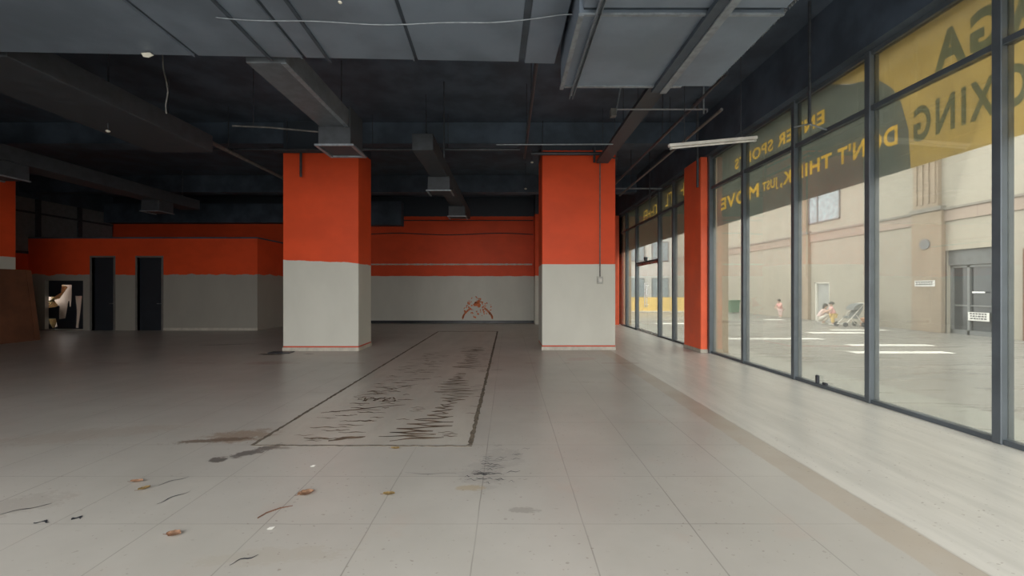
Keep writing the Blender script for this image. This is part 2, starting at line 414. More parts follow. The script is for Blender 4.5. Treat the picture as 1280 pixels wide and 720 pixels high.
def glyphs(txt, y0, y1, z0, z1, bold=.028, space=1.12):
    """outlines of a line of lettering as closed polygons in the (y, z) plane; it reads from y0 to y1 seen from the street"""
    cu = bpy.data.curves.new('outline', 'FONT'); cu.body = txt; cu.size = 1; cu.space_character = space
    t = bpy.data.objects.new('outline', cu); COL.objects.link(t)
    bpy.ops.object.select_all(action='DESELECT'); t.select_set(True); bpy.context.view_layer.objects.active = t
    bpy.ops.object.convert(target='CURVE')
    polys = []
    for sp in t.data.splines:
        pts = []
        if sp.type == 'BEZIER':
            bp = sp.bezier_points; n = len(bp)
            for k in range(n):
                a, b = bp[k], bp[(k + 1) % n]
                if (a.handle_right - a.co).length < 1e-6 and (b.handle_left - b.co).length < 1e-6: pts.append(a.co.copy())
                else: pts += geometry.interpolate_bezier(a.co, a.handle_right, b.handle_left, b.co, 6)[:-1]
        else: pts = [Vector(p.co[:3]) for p in sp.points]
        polys.append([(p.x, p.y) for p in pts])
    bpy.data.objects.remove(t)
    def area(q): return sum(q[k][0] * q[(k + 1) % len(q)][1] - q[(k + 1) % len(q)][0] * q[k][1] for k in range(len(q))) / 2
    sg = 1 if area(max(polys, key=lambda q: abs(area(q)))) > 0 else -1
    fat = []
    for q in polys:      # heavier strokes: push every outline away from the ink
        q = [p for k, p in enumerate(q) if math.dist(p, q[k - 1]) > 1e-5]; o_ = []
        for k in range(len(q)):
            a, b, c_ = Vector(q[k - 1]), Vector(q[k]), Vector(q[(k + 1) % len(q)])
            e1 = (b - a).normalized(); e2 = (c_ - b).normalized()
            n1 = Vector((e1.y, -e1.x)); n2 = Vector((e2.y, -e2.x)); nn = (n1 + n2); nn = nn.normalized() if nn.length > 1e-4 else n1
            o_.append(tuple(b + nn * sg * bold / max(.6, nn.dot(n1))))
        fat.append(o_)
    polys = fat
    xs = [p[0] for q in polys for p in q]; ys = [p[1] for q in polys for p in q]; ax, bx, ay, by = min(xs), max(xs), min(ys), max(ys)
    return [[(y0 + (p[0] - ax) / (bx - ax) * (y1 - y0), z0 + (p[1] - ay) / (by - ay) * (z1 - z0)) for p in q] for q in polys]

def sheet_mesh(name, polys, mat, x, thick, parent):
    """flat sheet with its own thickness in the (y, z) plane; polygons nest as holes"""
    cu = bpy.data.curves.new(name, 'CURVE'); cu.dimensions = '2D'; cu.fill_mode = 'BOTH'; cu.extrude = thick / 2
    for q in polys:
        s_ = cu.splines.new('POLY'); s_.points.add(len(q) - 1)
        for p_, v in zip(s_.points, q): p_.co = (v[0], v[1], 0, 1)
        s_.use_cyclic_u = True
    t = bpy.data.objects.new(name, cu); COL.objects.link(t); bpy.context.view_layer.update()
    me = bpy.data.meshes.new_from_object(t.evaluated_get(bpy.context.evaluated_depsgraph_get())); bpy.data.objects.remove(t)
    bm = bmesh.new(); bm.from_mesh(me)
    for v in bm.verts: v.co = Vector((x + thick / 2 + v.co.z, v.co.x, v.co.y))
    bpy.data.meshes.remove(me)
    q = MB(); q.bm.free(); q.bm = bm
    return q.build(name, mat, parent)

# ------------------------------------------------------------------ the room shell
XL, XR, YB, ZC = -18.8, 5.20, 19.8, 6.0
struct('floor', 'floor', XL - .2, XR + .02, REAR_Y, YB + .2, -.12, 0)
struct('ceiling', 'ceiling', XL - .2, 5.5, REAR_Y, YB + .2, ZC, ZC + .25)
struct('wall_back', 'wall_back', XL - .2, 5.4, YB, YB + .2, 0, ZC)
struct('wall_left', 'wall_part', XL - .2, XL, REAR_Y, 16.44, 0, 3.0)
struct('wall_left_lintel', 'wall_part', XL - .2, XL, 16.44, YB, 2.9, 3.0)  # the gap below is added, unseen, so daylight gets behind the hatch
struct('wall_front_added', 'ceiling', XL, -7.5, REAR_Y, REAR_Y + .2, 0, REAR_TOP)  # unseen wall added behind the camera to keep daylight off the left
struct('trim_1', 'ceiling', 4.95, 5.45, REAR_Y, YB, 4.96, ZC)           # beam over the shop glass
struct('trim_2', 'ceiling', XL, 4.95, 10.95, 11.45, 5.45, ZC)           # down-stand beams
struct('trim_3', 'ceiling', XL, 4.95, 16.0, 16.4, 5.35, ZC)
struct('trim_4', 'ceiling', XL, 4.95, REAR_Y, REAR_Y + .3, REAR_TOP, ZC)
struct('trim_5', 'ceiling', XL, -6.05, 19.35, 19.78, 4.72, 5.6)         # black bulkheads on the back wall
struct('trim_6', 'ceiling', -6.6, -4.95, 19.3, 19.78, 4.60, 5.7)
struct('baseboard_back', 'black_base', -9.7, 4.8, YB - .03, YB, 0, .13)
# clerestory above the side wall
cl = empty('window_20', (XL, 17, 3.9), kind='structure')
box('pane', 'clerestory', XL - .06, XL - .03, REAR_Y, YB, 3.0, 5.2, parent=cl)
fm = MB()
for yy in [i * 1.62 + .45 for i in range(-1, 13)]: fm.box(XL - .1, XL + .02, yy - .09, yy + .09, 3.0, 5.2)
fm.box(XL - .1, XL + .015, REAR_Y, YB, 3.0, 3.1); fm.box(XL - .1, XL + .015, REAR_Y, YB, 4.6, 4.68)
fm.build('frame', 'pipe', cl)
struct('wall_left_upper', 'ceiling', XL - .2, XL, REAR_Y, YB, 5.2, ZC)
# low room in the far left corner: front with two doorways and a broken hatch
PY = 16.3; PT = 3.6; PX1 = -9.82
wf = MB()
D1 = (-16.3, -15.45); D2 = (-14.52, -13.57); DT = 2.85
HX0, HX1, HZ0, HZ1 = -18.15, -16.65, .05, 1.95
wf.box(XL, HX0, PY, PY + .14, 0, PT); wf.box(HX0, HX1, PY, PY + .14, HZ1, PT); wf.box(HX0, HX1, PY, PY + .14, 0, HZ0)
wf.box(HX1, D1[0], PY, PY + .14, 0, PT); wf.box(D1[0], D1[1], PY, PY + .14, DT, PT); wf.box(D1[1], D2[0], PY, PY + .14, 0, PT)
wf.box(D2[0], D2[1], PY, PY + .14, DT, PT); wf.box(D2[1], PX1, PY, PY + .14, 0, PT)
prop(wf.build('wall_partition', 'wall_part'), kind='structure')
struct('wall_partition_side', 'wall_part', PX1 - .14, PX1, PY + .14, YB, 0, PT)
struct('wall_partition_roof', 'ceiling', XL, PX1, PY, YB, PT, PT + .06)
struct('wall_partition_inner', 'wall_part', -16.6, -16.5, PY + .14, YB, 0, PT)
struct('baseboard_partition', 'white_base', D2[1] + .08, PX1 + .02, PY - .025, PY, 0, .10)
for i, (a, b) in enumerate((D1, D2)):
    d = empty('door_%d' % (i + 1), (a, PY, 0), kind='structure')
    jm = MB(); jm.box(a - .07, a, PY - .02, PY + .16, 0, DT + .07); jm.box(b, b + .07, PY - .02, PY + .16, 0, DT + .07); jm.box(a, b, PY - .02, PY + .16, DT, DT + .07)
    jm.build('door_frame', 'jamb', d)
    box('door_leaf', 'leaf_door', a + .01, b - .01, PY + .09, PY + .13, 0, DT - .01, .005, d)
    MB().tube([(b - .1, PY + .09, 1.05), (b - .1, PY + .04, 1.05), (b - .22, PY + .04, 1.05)], .012).build('door_handle', 'chrome', d)

# ------------------------------------------------------------------ shop glass on the right, bay by bay
GX = 5.15
XI, XO = 5.08, 5.22
posts = [-1.91, -.34, 1.23, 2.80, 4.33, 5.89, 7.43, 9.03, 10.49]
posts_far = [11.60, 12.86, 14.10, 16.60, 18.0, 18.85]
wn = [0]
def bay(y0, y1, door=False):
    wn[0] += 1
    t = empty('window_%d' % wn[0], (GX, y0, 0), kind='structure')
    box('mullion', 'mullion', XI, XO, y0 - .045, y0 + .045, 0, 4.96, .006, t)
    a, b = y0 + .045, y1 - .045
    box('head_rail', 'mullion', XI + .02, XO - .02, a, b, 4.90, 4.96, 0, t)
    box('transom', 'mullion', XI + .01, XO - .02, a, b, 4.115, 4.185, .004, t)
    box('pane', 'glass', GX - .006, GX + .006, a, b, 4.185, 4.90, 0, t)
    if not door:
        box('bottom_rail', 'mullion', XI + .02, XO - .02, a, b, 0, .055, .004, t)
        box('pane', 'glass', GX - .006, GX + .006, a, b, .055, 4.115, 0, t)
    else:
        box('transom', 'mullion', XI + .01, XO - .02, a, b, 2.60, 2.66, .004, t)
        box('pane', 'glass', GX - .006, GX + .006, a, b, 2.66, 4.115, 0, t)
    return t
for y0, y1 in zip(posts, posts[1:]): bay(y0, y1)
for k, (y0, y1) in enumerate(zip(posts_far, posts_far[1:])): bay(y0, y1, door=(k == 2))
wn[0] += 1
t = empty('window_%d' % wn[0], (GX, posts[-1], 0), kind='structure')
box('mullion', 'mullion', 5.055, XO, posts[-1] - .045, posts[-1] + .03, 0, 4.96, .006, t)
# frameless double glass door
dd = empty('door_3', (GX, 14.1, 0), kind='structure')
ym = (14.145 + 16.555) / 2
for a, b, hy in ((14.16, ym - .006, ym - .12), (ym + .006, 16.54, ym + .12)):
    lf = box('door_leaf', 'glass_clear', GX - .006, GX + .006, a, b, .012, 2.60, 0, dd)
    MB().box(GX - .02, GX + .02, a, b, .0, .09, .004).box(GX - .02, GX + .02, a, b, 2.52, 2.60, .004).build('door_rail', 'chrome', lf)
    MB().tube([(GX - .07, hy, .95), (GX - .07, hy, 1.85)], .016, 10).tube([(GX, hy, 1.05), (GX - .07, hy, 1.05)], .011).tube([(GX, hy, 1.75), (GX - .07, hy, 1.75)], .011).build('door_handle', 'chrome', lf)
cb = MB().box(GX - .12, GX - .02, ym - .07, ym + .07, 2.66, 2.80, .008).tube([(GX - .07, ym, 2.8), (GX - .07, ym, 3.05)], .008)
prop(cb.build('door_sensor', 'pipe'), 'small dark sensor box above the double glass door', 'sensor')

for yy, za, zb, lab in ((6.88, .05, .19, 'small dark upright clip at the foot of the third big glass pane'), (6.70, .05, .10, 'small dark lump lying at the foot of the third big glass pane')):
    prop(MB().box(5.095, 5.14, yy - .03, yy + (.03 if zb > .15 else .06), za, zb, .012).build('glass_clip', 'pipe'), lab, 'clip')
# ------------------------------------------------------------------ columns
def column(name, mat, x0, x1, y0, y1, top, label, skirt=True, skirt_mat='white_base'):
    t = empty(name, ((x0 + x1) / 2, y0, 0), label, 'column')
    box('shaft', mat, x0, x1, y0, y1, 0, top, .012, t)
    if skirt:
        m = MB(); m.box(x0 - .012, x1 + .012, y0 - .012, y1 + .012, 0, .09, .004)
        m.build('skirting', skirt_mat, t)
    return t
column('square_column', 'wallcol_1', -5.87, -3.90, 10.85, 11.85, ZC, 'wide square column, orange over white, under the end of the narrow duct, left of the floor panel')
column('square_column', 'wallcol_2', .90, 2.84, 11.0, 12.2, ZC, 'wide square column, orange over white, with a conduit and switch box on its face')
column('square_column', 'wallcol_3', -17.2, -15.2, 11.75, 12.85, ZC, 'orange and white column at the left edge behind the leaning brown board')
column('window_column', 'pillar_paint', 4.88, 5.05, 10.53, 11.53, 4.96, 'narrow all orange column standing against the shop glass')
column('window_column', 'pillar_paint', 4.83, 5.05, 18.9, 19.8, 4.96, 'far slim orange column in the back corner by the glass', False)
column('wall_pier', 'wall_back', 1.235, 2.6, 19.15, 19.8, ZC, 'orange over white wall pier at the back, half hidden by the switch box column', False)

# switch and conduit on the right column
t = empty('wall_switch', P(750, 350, 10.99), 'grey switch box with a long thin conduit up the white and orange column', 'switch')
c = P(750, 350, 10.97)
sb = box('switch_box', 'socket', c.x - .07, c.x + .07, 10.93, 11.0, c.z - .10, c.z + .09, .01, t)
MB().box(c.x - .04, c.x + .04, 10.915, 10.93, c.z - .05, c.z + .04, .004).build('switch_plate', 'tube', sb)
MB().tube([(c.x, 10.97, c.z + .09), (c.x, 10.97, 5.2)], .016, 8).build('conduit', 'pipe_grey', t)

# pipe with drop rods across the face of each big column
def face_pipe(px0, px1, py, Y, rods, label, extra=None):
    a = P(px0, py, Y); b = P(px1, py, Y)
    t = empty('sprinkler_pipe', a, label, 'pipe', 'black pipes across the column faces')
    m = MB().tube([a, b], .045, 10)
    m.build('pipe', 'pipe', t)
    for (px, y0, y1) in rods:
        u = P(px, y0, Y); v = P(px, y1, Y)
        MB().tube([Vector((u.x, Y, u.z)), Vector((u.x, Y, v.z))], .032, 8).build('branch', 'pipe', t)
    MB().tube([a + Vector((.3, .0, 0)), Vector((a.x + .3, Y, ZC))], .012, 6).build('hanger', 'pipe', t)
    return t
face_pipe(344, 413, 189, 10.70, [(376, 189, 221)], 'black pipe across the top of the column by the narrow duct, one short drop branch')
fp = face_pipe(664, 752, 192, 10.86, [(743, 184, 203)], 'black pipe across the top of the column with the switch box')
cv = [P(752, 190, 10.84), P(757, 193, 10.84), P(764, 197, 10.84), P(771, 198, 10.84)]
MB().tube(cv, .02, 6).build('elbow', 'pipe', fp)
# ------------------------------------------------------------------ ducts
# wide duct across the front of the ceiling
t = empty('wide_duct', (-3, 4.5, 4.6), 'wide dark grey sheet duct crossing the ceiling nearest the camera, left side', 'duct')
rotm = Matrix.Translation((0.6, 5.5, 0)) @ Matrix.Rotation(math.radians(2.0), 4, 'Z') @ Matrix.Translation((-.6, -5.5, 0))
secs = [(-13.0, -9.6), (-9.56, -7.0), (-6.96, -4.02), (-3.98, -2.66), (-2.62, -1.22), (-1.18, .14), (.22, .64)]
for i, (a, b) in enumerate(secs):
    m = MB(); m.box(a, b - (.02 if i == 6 else 0), 3.3, 5.50 + (.03 if i == 6 else 0), 4.60, 5.15, .008, mat=rotm)
    if i < 5:   # folded seam lip
        m.box(b - .015, b + .0, 3.3, 5.50, 4.585, 4.60, 0, mat=rotm)
    m.build('duct_section', 'duct', t)
for (a, b), (c2, d) in zip(secs, secs[1:]): MB().box(b, c2, 3.32, 5.47, 4.615, 5.1, 0, mat=rotm).build('joint', 'duct_dark', t)
for xx in (-2.35, -3.1):
    MB().box(xx, xx + .035, 3.3, 5.56, 4.575, 4.60, 0, mat=rotm).build('seam_strip', 'duct_dark', t)
for xx in (-11, -8, -5, -2, .4):
    MB().tube([rotm @ Vector((xx, 5.2, 5.15)), rotm @ Vector((xx, 5.2, ZC))], .012, 6).build('hanger', 'pipe', t)
# cable slack under it
pts = []
for k in range(41):
    f = k / 40; px = 270 + f * 450; yy = 22 + 8 * math.sin(f * PI * .95) + (-10 * max(0, f - .75) * 4 if f > .75 else 0) * .6 + 1.2 * math.sin(f * 17)
    q = P(px, yy, 4.52); q.z = min(q.z, 4.59); pts.append(q)
prop(MB().tube(pts, .0065, 6).build('slack_cable', 'strut', None), 'thin pale cable sagging under the wide grey duct', 'cable')

# insulated duct on the right
t = empty('wrapped_duct', (1.7, 4.6, 4.3), 'broad foil wrapped duct section with two steel channels under it, right of centre', 'duct')
m = MB(); m.box(.70, 2.71, 4.07, 5.53, 4.30, 4.85, .012)
m.build('duct_section', 'duct', t)
m = MB(); m.box(.72, 2.69, 2.9, 4.01, 4.31, 4.85, .012)
m.build('duct_section', 'duct', t)
MB().box(.74, 2.66, 4.01, 4.07, 4.34, 4.8).build('joint', 'duct_dark', t)
fl = MB(); fl.box(.71, 2.70, 4.055, 4.085, 4.28, 4.30); fl.box(.69, .74, 4.06, 5.56, 4.27, 4.30); fl.box(.75, 2.3, 5.50, 5.545, 4.285, 4.31)
fl.build('flange', 'strut', t)
def channel(x0, x1, y0, y1, z):
    m = MB(); m.box(x0, x1, y0, y1, z + .05, z + .056); m.box(x0, x0 + .006, y0, y1, z, z + .05); m.box(x1 - .006, x1, y0, y1, z, z + .05)
    return m
channel(.85, .90, 3.0, 5.78, 4.24).build('channel_or_shade', 'strut', t)
m = MB(); m.box(2.04, 2.13, 3.0, 5.60, 4.235, 4.295, .004); m.build('channel_or_shade', 'strut', t)
MB().box(1.93, 2.04, 3.0, 5.60, 4.25, 4.30).build('channel_or_shade', 'duct_dark', t)  # dark strip standing for the shadow left of the pale channel
# crumpled foil edge
m = MB()
rr = random.Random(3)
for k in range(60):
    y = 3.2 + k * .039; a = rr.uniform(.01, .05)
    m.prism([(2.70, y, 4.30 - a * .3), (2.70 + a, y + .012, 4.31 + a), (2.70, y + .03, 4.33 + a)], (.004, .02, .004))
m.build('torn_foil', 'chrome', t)
for xx in (.95, 2.45):
    MB().tube([(xx, 4.6, 4.85), (xx, 4.6, ZC)], .012, 6).build('hanger', 'pipe', t)

# narrow duct running back to the left column, with a drop box
t = empty('narrow_duct', (-3.2, 6.5, 4.6), 'narrow duct from the wide duct back to the left column, ending in a drop box', 'duct')
m = MB(); m.box(-3.47, -2.93, 5.5, 7.66, 4.60, 4.92, .01); m.build('duct_section', 'duct_mid', t)
m = MB(); m.box(-3.50, -2.90, 7.66, 8.30, 4.27, 4.98, .01); dbx = m.build('drop_box', 'duct_far', t)
m = MB(); m.box(-3.56, -2.84, 7.64, 7.68, 4.245, 4.28); m.box(-3.56, -2.84, 8.30, 8.36, 4.245, 4.28); m.box(-3.56, -3.50, 7.68, 8.30, 4.245, 4.28); m.box(-2.90, -2.84, 7.68, 8.30, 4.245, 4.28)
m.build('outlet_flange', 'strut', dbx)
MB().box(-3.0, -2.93, 5.5, 7.64, 4.585, 4.60).build('seam_strip', 'strut', t)
for yy in (6.2, 8.0): MB().tube([(-3.2, yy, 4.95), (-3.2, yy, ZC)], .012, 6).build('hanger', 'pipe', t)

def far_duct(x0, x1, y0, y1, drops, z, label, size=.62, dz=.36, mat='duct_far'):
    t = empty('supply_duct', ((x0 + x1) / 2, y0, z), label, 'duct')
    MB().box(x0, x1, y0, y1, z, z + .36, .01).build('duct_section', mat, t)
    for yd in drops:
        cxx = (x0 + x1) / 2
        b = MB().box(cxx - .3, cxx + .3, yd, yd + size, z - dz, z, .01).build('drop_box', mat, t)
        q = z - dz - .03
        MB().box(cxx - .34, cxx + .34, yd - .03, yd + .01, q, q + .03).box(cxx - .34, cxx - .3, yd, yd + size, q, q + .03).box(cxx + .3, cxx + .34, yd, yd + size, q, q + .03).build('outlet_flange', 'strut', b)
    for yy in (y0 + .4, y1 - .4): MB().tube([((x0 + x1) / 2, yy, z + .36), ((x0 + x1) / 2, yy, ZC)], .012, 6).build('hanger', 'pipe', t)
    return t
far_duct(-2.08, -1.62, 9.0, 17.8, (11.1, 15.0), 4.62, 'dark duct with two drop boxes running to the back wall between the big columns')
far_duct(-7.75, -6.45, 5.35, 9.1, (), 4.60, 'flat dark duct under the ceiling at the far left, left of the long grey pipe', mat='duct_far')
far_duct(-12.4, -11.7, 8.5, 15.8, (9.6, 14.0), 4.62, 'dark duct with drop boxes above the low room with two doorways')
# ------------------------------------------------------------------ pipes, trays, rods
def pipe(name, pts, r, mat, label, cat='pipe', hang=(), group=None):
    t = empty(name, pts[0], label, cat, group)
    MB().tube(pts, r, 10).build('pipe', mat, t)
    for h in hang: MB().tube([h, (h[0], h[1], ZC)], .010, 6).build('hanger', 'pipe', t)
    return t
pipe('ceiling_pipe', [(-6.72, 4.2, 4.93), (-6.72, 14.5, 4.93)], .045, 'pipe_grey', 'long dusty grey pipe running back along the left side of the ceiling', hang=[(-6.72, 7, 4.95), (-6.72, 10, 4.95), (-6.72, 13, 4.95)])
pipe('ceiling_pipe', [(3.70, 7.2, 4.72), (3.70, 13.8, 4.72)], .028, 'pipe_grey', 'thin pipe running back from the right end of the hung bracket bar', hang=[(3.7, 9.5, 4.74), (3.7, 12.5, 4.74)])
pipe('ceiling_pipe', [(3.16, 6.0, 4.72), (3.16, 14.0, 4.72)], .028, 'pipe', 'thin dark pipe beside the ceiling tray, resting on the bracket bar', hang=[(3.16, 8.5, 4.74), (3.16, 12, 4.74)])
pipe('ceiling_pipe', [(-7.6, 10.5, 5.14), (.3, 10.4, 5.10)], .035, 'pipe', 'dark pipe crossing between the two big columns near the beam', hang=[(-1.5, 10.42, 5.15), (-3.4, 10.44, 5.15)])
pipe('ceiling_pipe', [(3.5, 13.5, 4.88), (5.0, 13.5, 4.88)], .022, 'strut', 'short pale crosswise pipe near the glass beyond the orange window column', hang=[(4.6, 13.5, 4.9)])
pipe('ceiling_pipe', [(-.25, 8.9, 4.70), (2.25, 8.9, 4.71)], .014, 'strut', 'thin pale rod crossing just above the column with the switch box', hang=[(.4, 8.9, 4.71)])
pipe('ceiling_pipe', [(-5.3, 8.0, 4.75), (-4.6, 8.0, 4.72), (-3.5, 8.0, 4.62)], .016, 'pipe_grey', 'thin bent pipe reaching the drop box of the narrow duct', hang=[(-4.9, 8.0, 4.74)])
pipe('ceiling_pipe', [(.42, 5.8, 4.95), (.42, 10.6, 4.95)], .03, 'pipe', 'dark pipe running back just right of centre toward the column', hang=[(.42, 7.5, 4.97)])
# trapeze bracket
t = empty('bracket_bar', (2.4, 7.1, 4.6), 'hung steel bracket bar under the ceiling tray, right of the wrapped duct', 'bracket')
channel(1.78, 3.40, 7.07, 7.12, 4.62).build('bar', 'strut', t)
MB().tube([(1.84, 7.1, 4.60), (1.95, 7.1, 5.2), (1.95, 7.1, ZC)], .014, 6).build('hanger', 'strut', t)
MB().tube([(3.34, 7.1, 4.60), (3.34, 7.1, ZC)], .014, 6).build('hanger', 'strut', t)
MB().box(1.74, 1.84, 7.04, 7.14, 4.54, 4.68, .01).build('clamp', 'pipe_grey', t)
# cable tray
t = empty('cable_tray', (2.5, 5.6, 4.9), 'long dark cable tray running back to the column with the switch box', 'tray')
MB().box(2.29, 2.60, 5.6, 10.8, 4.88, 4.895).box(2.29, 2.30, 5.6, 10.8, 4.895, 4.95).box(2.59, 2.60, 5.6, 10.8, 4.895, 4.95).build('tray', 'duct_far', t)
for yy in (6.5, 8.3, 10.1): MB().tube([(2.3, yy, 4.9), (2.3, yy, ZC)], .008, 6).tube([(2.59, yy, 4.9), (2.59, yy, ZC)], .008, 6).build('hanger', 'pipe', t)

# unlit lamp battens
t = empty('batten_lamp', P(890, 178, 6.9), 'unlit pale fluorescent batten hanging level in front of the shop glass', 'lamp')
a = P(836, 184, 6.9); b = P(946, 174, 7.0)
d = b - a; mat = Matrix.Translation(a) @ d.to_track_quat('X', 'Z').to_matrix().to_4x4()
L = d.length
hs = MB().box(0, L, -.035, .035, .0, .05, .006, mat=mat).build('housing', 'tube', t)
MB().tube([mat @ Vector((.05, 0, -.02)), mat @ Vector((L - .05, 0, -.02))], .016, 10).build('tube', 'tube', t)
for u in (.02, L - .05): MB().box(u, u + .03, -.02, .02, -.04, .0, mat=mat).build('end_cap', 'socket', t)
for f in (.18, .82):
    q = mat @ Vector((L * f, 0, .05)); MB().tube([q, (q.x, q.y, ZC)], .006, 6).build('hanger', 'pipe', t)
# hanging rods with spread hooks near the glass
def hook(px, py0, Y, label, arms=True, r=.022):
    b = P(px, py0, Y); t = empty('hanging_rod', b, label, 'rod')
    MB().tube([b, (b.x, b.y, ZC)], r, 8).build('rod', 'pipe', t)
    if arms:
        MB().tube([b + Vector((-.24, 0, -.05)), b, b + Vector((.26, .0, -.09))], .011, 6).build('hook', 'strut', t)
hook(1012, 155, 6.35, 'dark hanging rod with a spread hook in front of the grey window banner')
hook(872, 234, 9.6, 'dark rod hanging in front of the orange window column', False, .03)
hook(812, 263, 13.0, 'thin dark rod hanging before the glass bays beyond the window column', False, .018)
hook(555, 197, 8.8, 'thin rod hanging from the ceiling above the dark duct between the columns', False, .014)
# loose wire on the left
pts = [P(203, 66, 6.2), P(204, 85, 6.2), P(208, 102, 6.2), P(210, 115, 6.2), P(207, 132, 6.2), P(208, 142, 6.2)]
pts = [Vector((pts[0].x, 6.2, ZC))] + pts
prop(MB().tube(pts, .010, 6).build('hanging_wire', 'pipe_grey', None), 'kinked loose wire dangling from the ceiling left of the long pipe', 'wire')
# torn paper scrap stuck on the duct edge
q = P(183, 69, 5.22); m = MB(); m.prism([(q.x - .07, q.y, q.z + .03), (q.x + .03, q.y, q.z + .035), (q.x + .08, q.y, q.z), (q.x + .02, q.y, q.z - .03), (q.x - .04, q.y, q.z - .02)], (.0, .02, .01))
prop(m.build('paper_scrap', 'bright'), 'torn white scrap stuck on the far edge of the wide duct', 'paper')
# ceiling sprinklers / sensors
def sensor(px, py, Y, label, r=.045):
    q = P(px, py, Y); t = empty('ceiling_sensor', q, label, 'sensor', 'small pale ceiling sensors')
    MB().ball(q, r, (1, 1, .6)).build('cap', 'bright', t, True)
    MB().tube([(q.x, q.y, q.z + r * .4), (q.x, q.y, ZC)], .008, 6).build('stem', 'pipe', t)
sensor(135, 164, 7.5, 'small pale sensor hanging below the flat dark duct at far left', .035)
sensor(665, 203, 12.5, 'round pale sensor just left of the column with the switch box, the upper one')
sensor(657, 236, 14.5, 'round pale sensor just left of the column with the switch box, the lower one')
sensor(425, 3, 4.15, 'bright little sensor at the top edge of the picture on the wide duct', .02)

# ------------------------------------------------------------------ details on the back wall
z = P(600, 330.5, YB).z
m = MB(); N = 60
tp = [(-6.55 + 7.7 * k / N) for k in range(N + 1)]
for a, b in zip(tp, tp[1:]):
    h = .035 + R.uniform(-.008, .008)
    m.box(a, b, YB - .012, YB-.003, z - h, z + h)
prop(m.build('bare_plaster_strip', 'white_base'), 'thin pale strip running along the orange back wall', 'strip')
for zz, w2, lab in ((P(0, 275.5, YB - .05).z, .022, 'upper straight black cable fixed high along the orange back wall'), (P(0, 292.5, YB - .05).z, .022, 'lower slightly sagging black cable along the orange back wall')):
    pts = [(-6.5 + 7.7 * k / 30, YB - .03, zz + (.04 * math.sin(k * .33) if 'sag' in lab else 0)) for k in range(31)]
    prop(MB().tube(pts, w2, 6).build('wall_cable', 'pipe'), lab, 'cable')
# orange paint splash
rr = random.Random(11); m = MB(); Yw = YB - .009
def blob(cx, cz, r, sq=1, ang=0, n=14, ph=None):
    ph = rr.random() * 9; pts = []
    for k in range(n):
        t = 2 * PI * k / n; q = r * (1 + .28 * math.sin(3 * t + ph) + .15 * math.sin(5 * t + ph * 2)); u = q * math.cos(t); v = q * math.sin(t) * sq
        pts.append((cx + u * math.cos(ang) - v * math.sin(ang), Yw, cz + u * math.sin(ang) + v * math.cos(ang)))
    m.prism(pts, (0, .006, 0))
c0 = P(597, 380, YB); blob(c0.x, c0.z, .16)
for k in range(64):
    a = rr.uniform(0, 2 * PI); d = rr.uniform(.2, .62) * (1 if math.sin(a) < .3 else .8)
    x = c0.x + d * math.cos(a) * 1.15; z2 = c0.z - .12 + d * math.sin(a) * .95
    if z2 < .17: continue
    blob(x, z2, rr.uniform(.02, .055), rr.uniform(.4, 1), rr.uniform(0, 3))
for s in (-1, 1):
    for k in range(9):
        a = k / 8; blob(c0.x + s * (.36 + .34 * math.sin(a * 1.5)), c0.z - .22 - .55 * a * .8, .055, .8, 1.2)
prop(m.build('paint_splash', 'splat'), 'orange paint splash low on the white part of the back wall', 'paint splash', kind='stuff')

# ------------------------------------------------------------------ leaning board at far left
t = empty('plywood_board', (-15, 12.2, 0), 'large brown plywood sheet leaning on the column at the left edge', 'board')
m = MB(); m.prism([(-14.85, 11.3, 0), (-14.85, 13.2, 0), (-15.15, 13.2, 2.22), (-15.15, 11.3, 2.22)], (-.03, 0, 0)); m.build('sheet', 'board', t)
m = MB(); m.prism([(-14.845, 13.05, .03), (-14.845, 13.19, .03), (-15.135, 13.19, 2.2), (-15.135, 13.05, 2.2)], (.02, 0, 0)); m.build('edge_batten', 'board', t)

# broken hatch in the low room and what shows through it
holes = [[(75, 356), (88, 356), (88, 366), (87, 383), (85, 384), (84, 376), (80, 398), (72, 399), (72, 382), (67, 384), (58, 385), (58, 371), (66, 371), (74, 366)],
         [(92, 370), (101, 370), (99, 388), (96, 410), (93, 410), (94, 388)],
         [(58, 398), (68, 398), (70, 408), (64, 411), (60, 405)]]
cu = bpy.data.curves.new('hatch', 'CURVE'); cu.dimensions = '2D'; cu.fill_mode = 'BOTH'; cu.extrude = .012
def spl(pts):
    s = cu.splines.new('POLY'); s.points.add(len(pts) - 1)
    for p_, q_ in zip(s.points, pts): p_.co = (q_[0], q_[1], 0, 1)
    s.use_cyclic_u = True
spl([(HX0 - .25, HZ0 - .04), (HX1 + .04, HZ0 - .04), (HX1 + .04, HZ1 + .15), (HX0 - .25, HZ1 + .15)])
for h in holes: spl([(P(px, py, PY + .1).x, max(P(px, py, PY + .1).z, HZ0 + .02)) for px, py in h])
tmp = bpy.data.objects.new('hatch', cu); COL.objects.link(tmp); bpy.context.view_layer.update()
me = bpy.data.meshes.new_from_object(tmp.evaluated_get(bpy.context.evaluated_depsgraph_get())); bpy.data.objects.remove(tmp)
me.transform(Matrix.Translation((0, PY + .16, 0)) @ Matrix.Rotation(PI / 2, 4, 'X')); me.materials.append(M['leaf_door'])
ho = bpy.data.objects.new('broken_hatch_board', me); COL.objects.link(ho)
prop(ho, 'dark broken board with daylight showing through its holes, left of the first doorway', 'board')

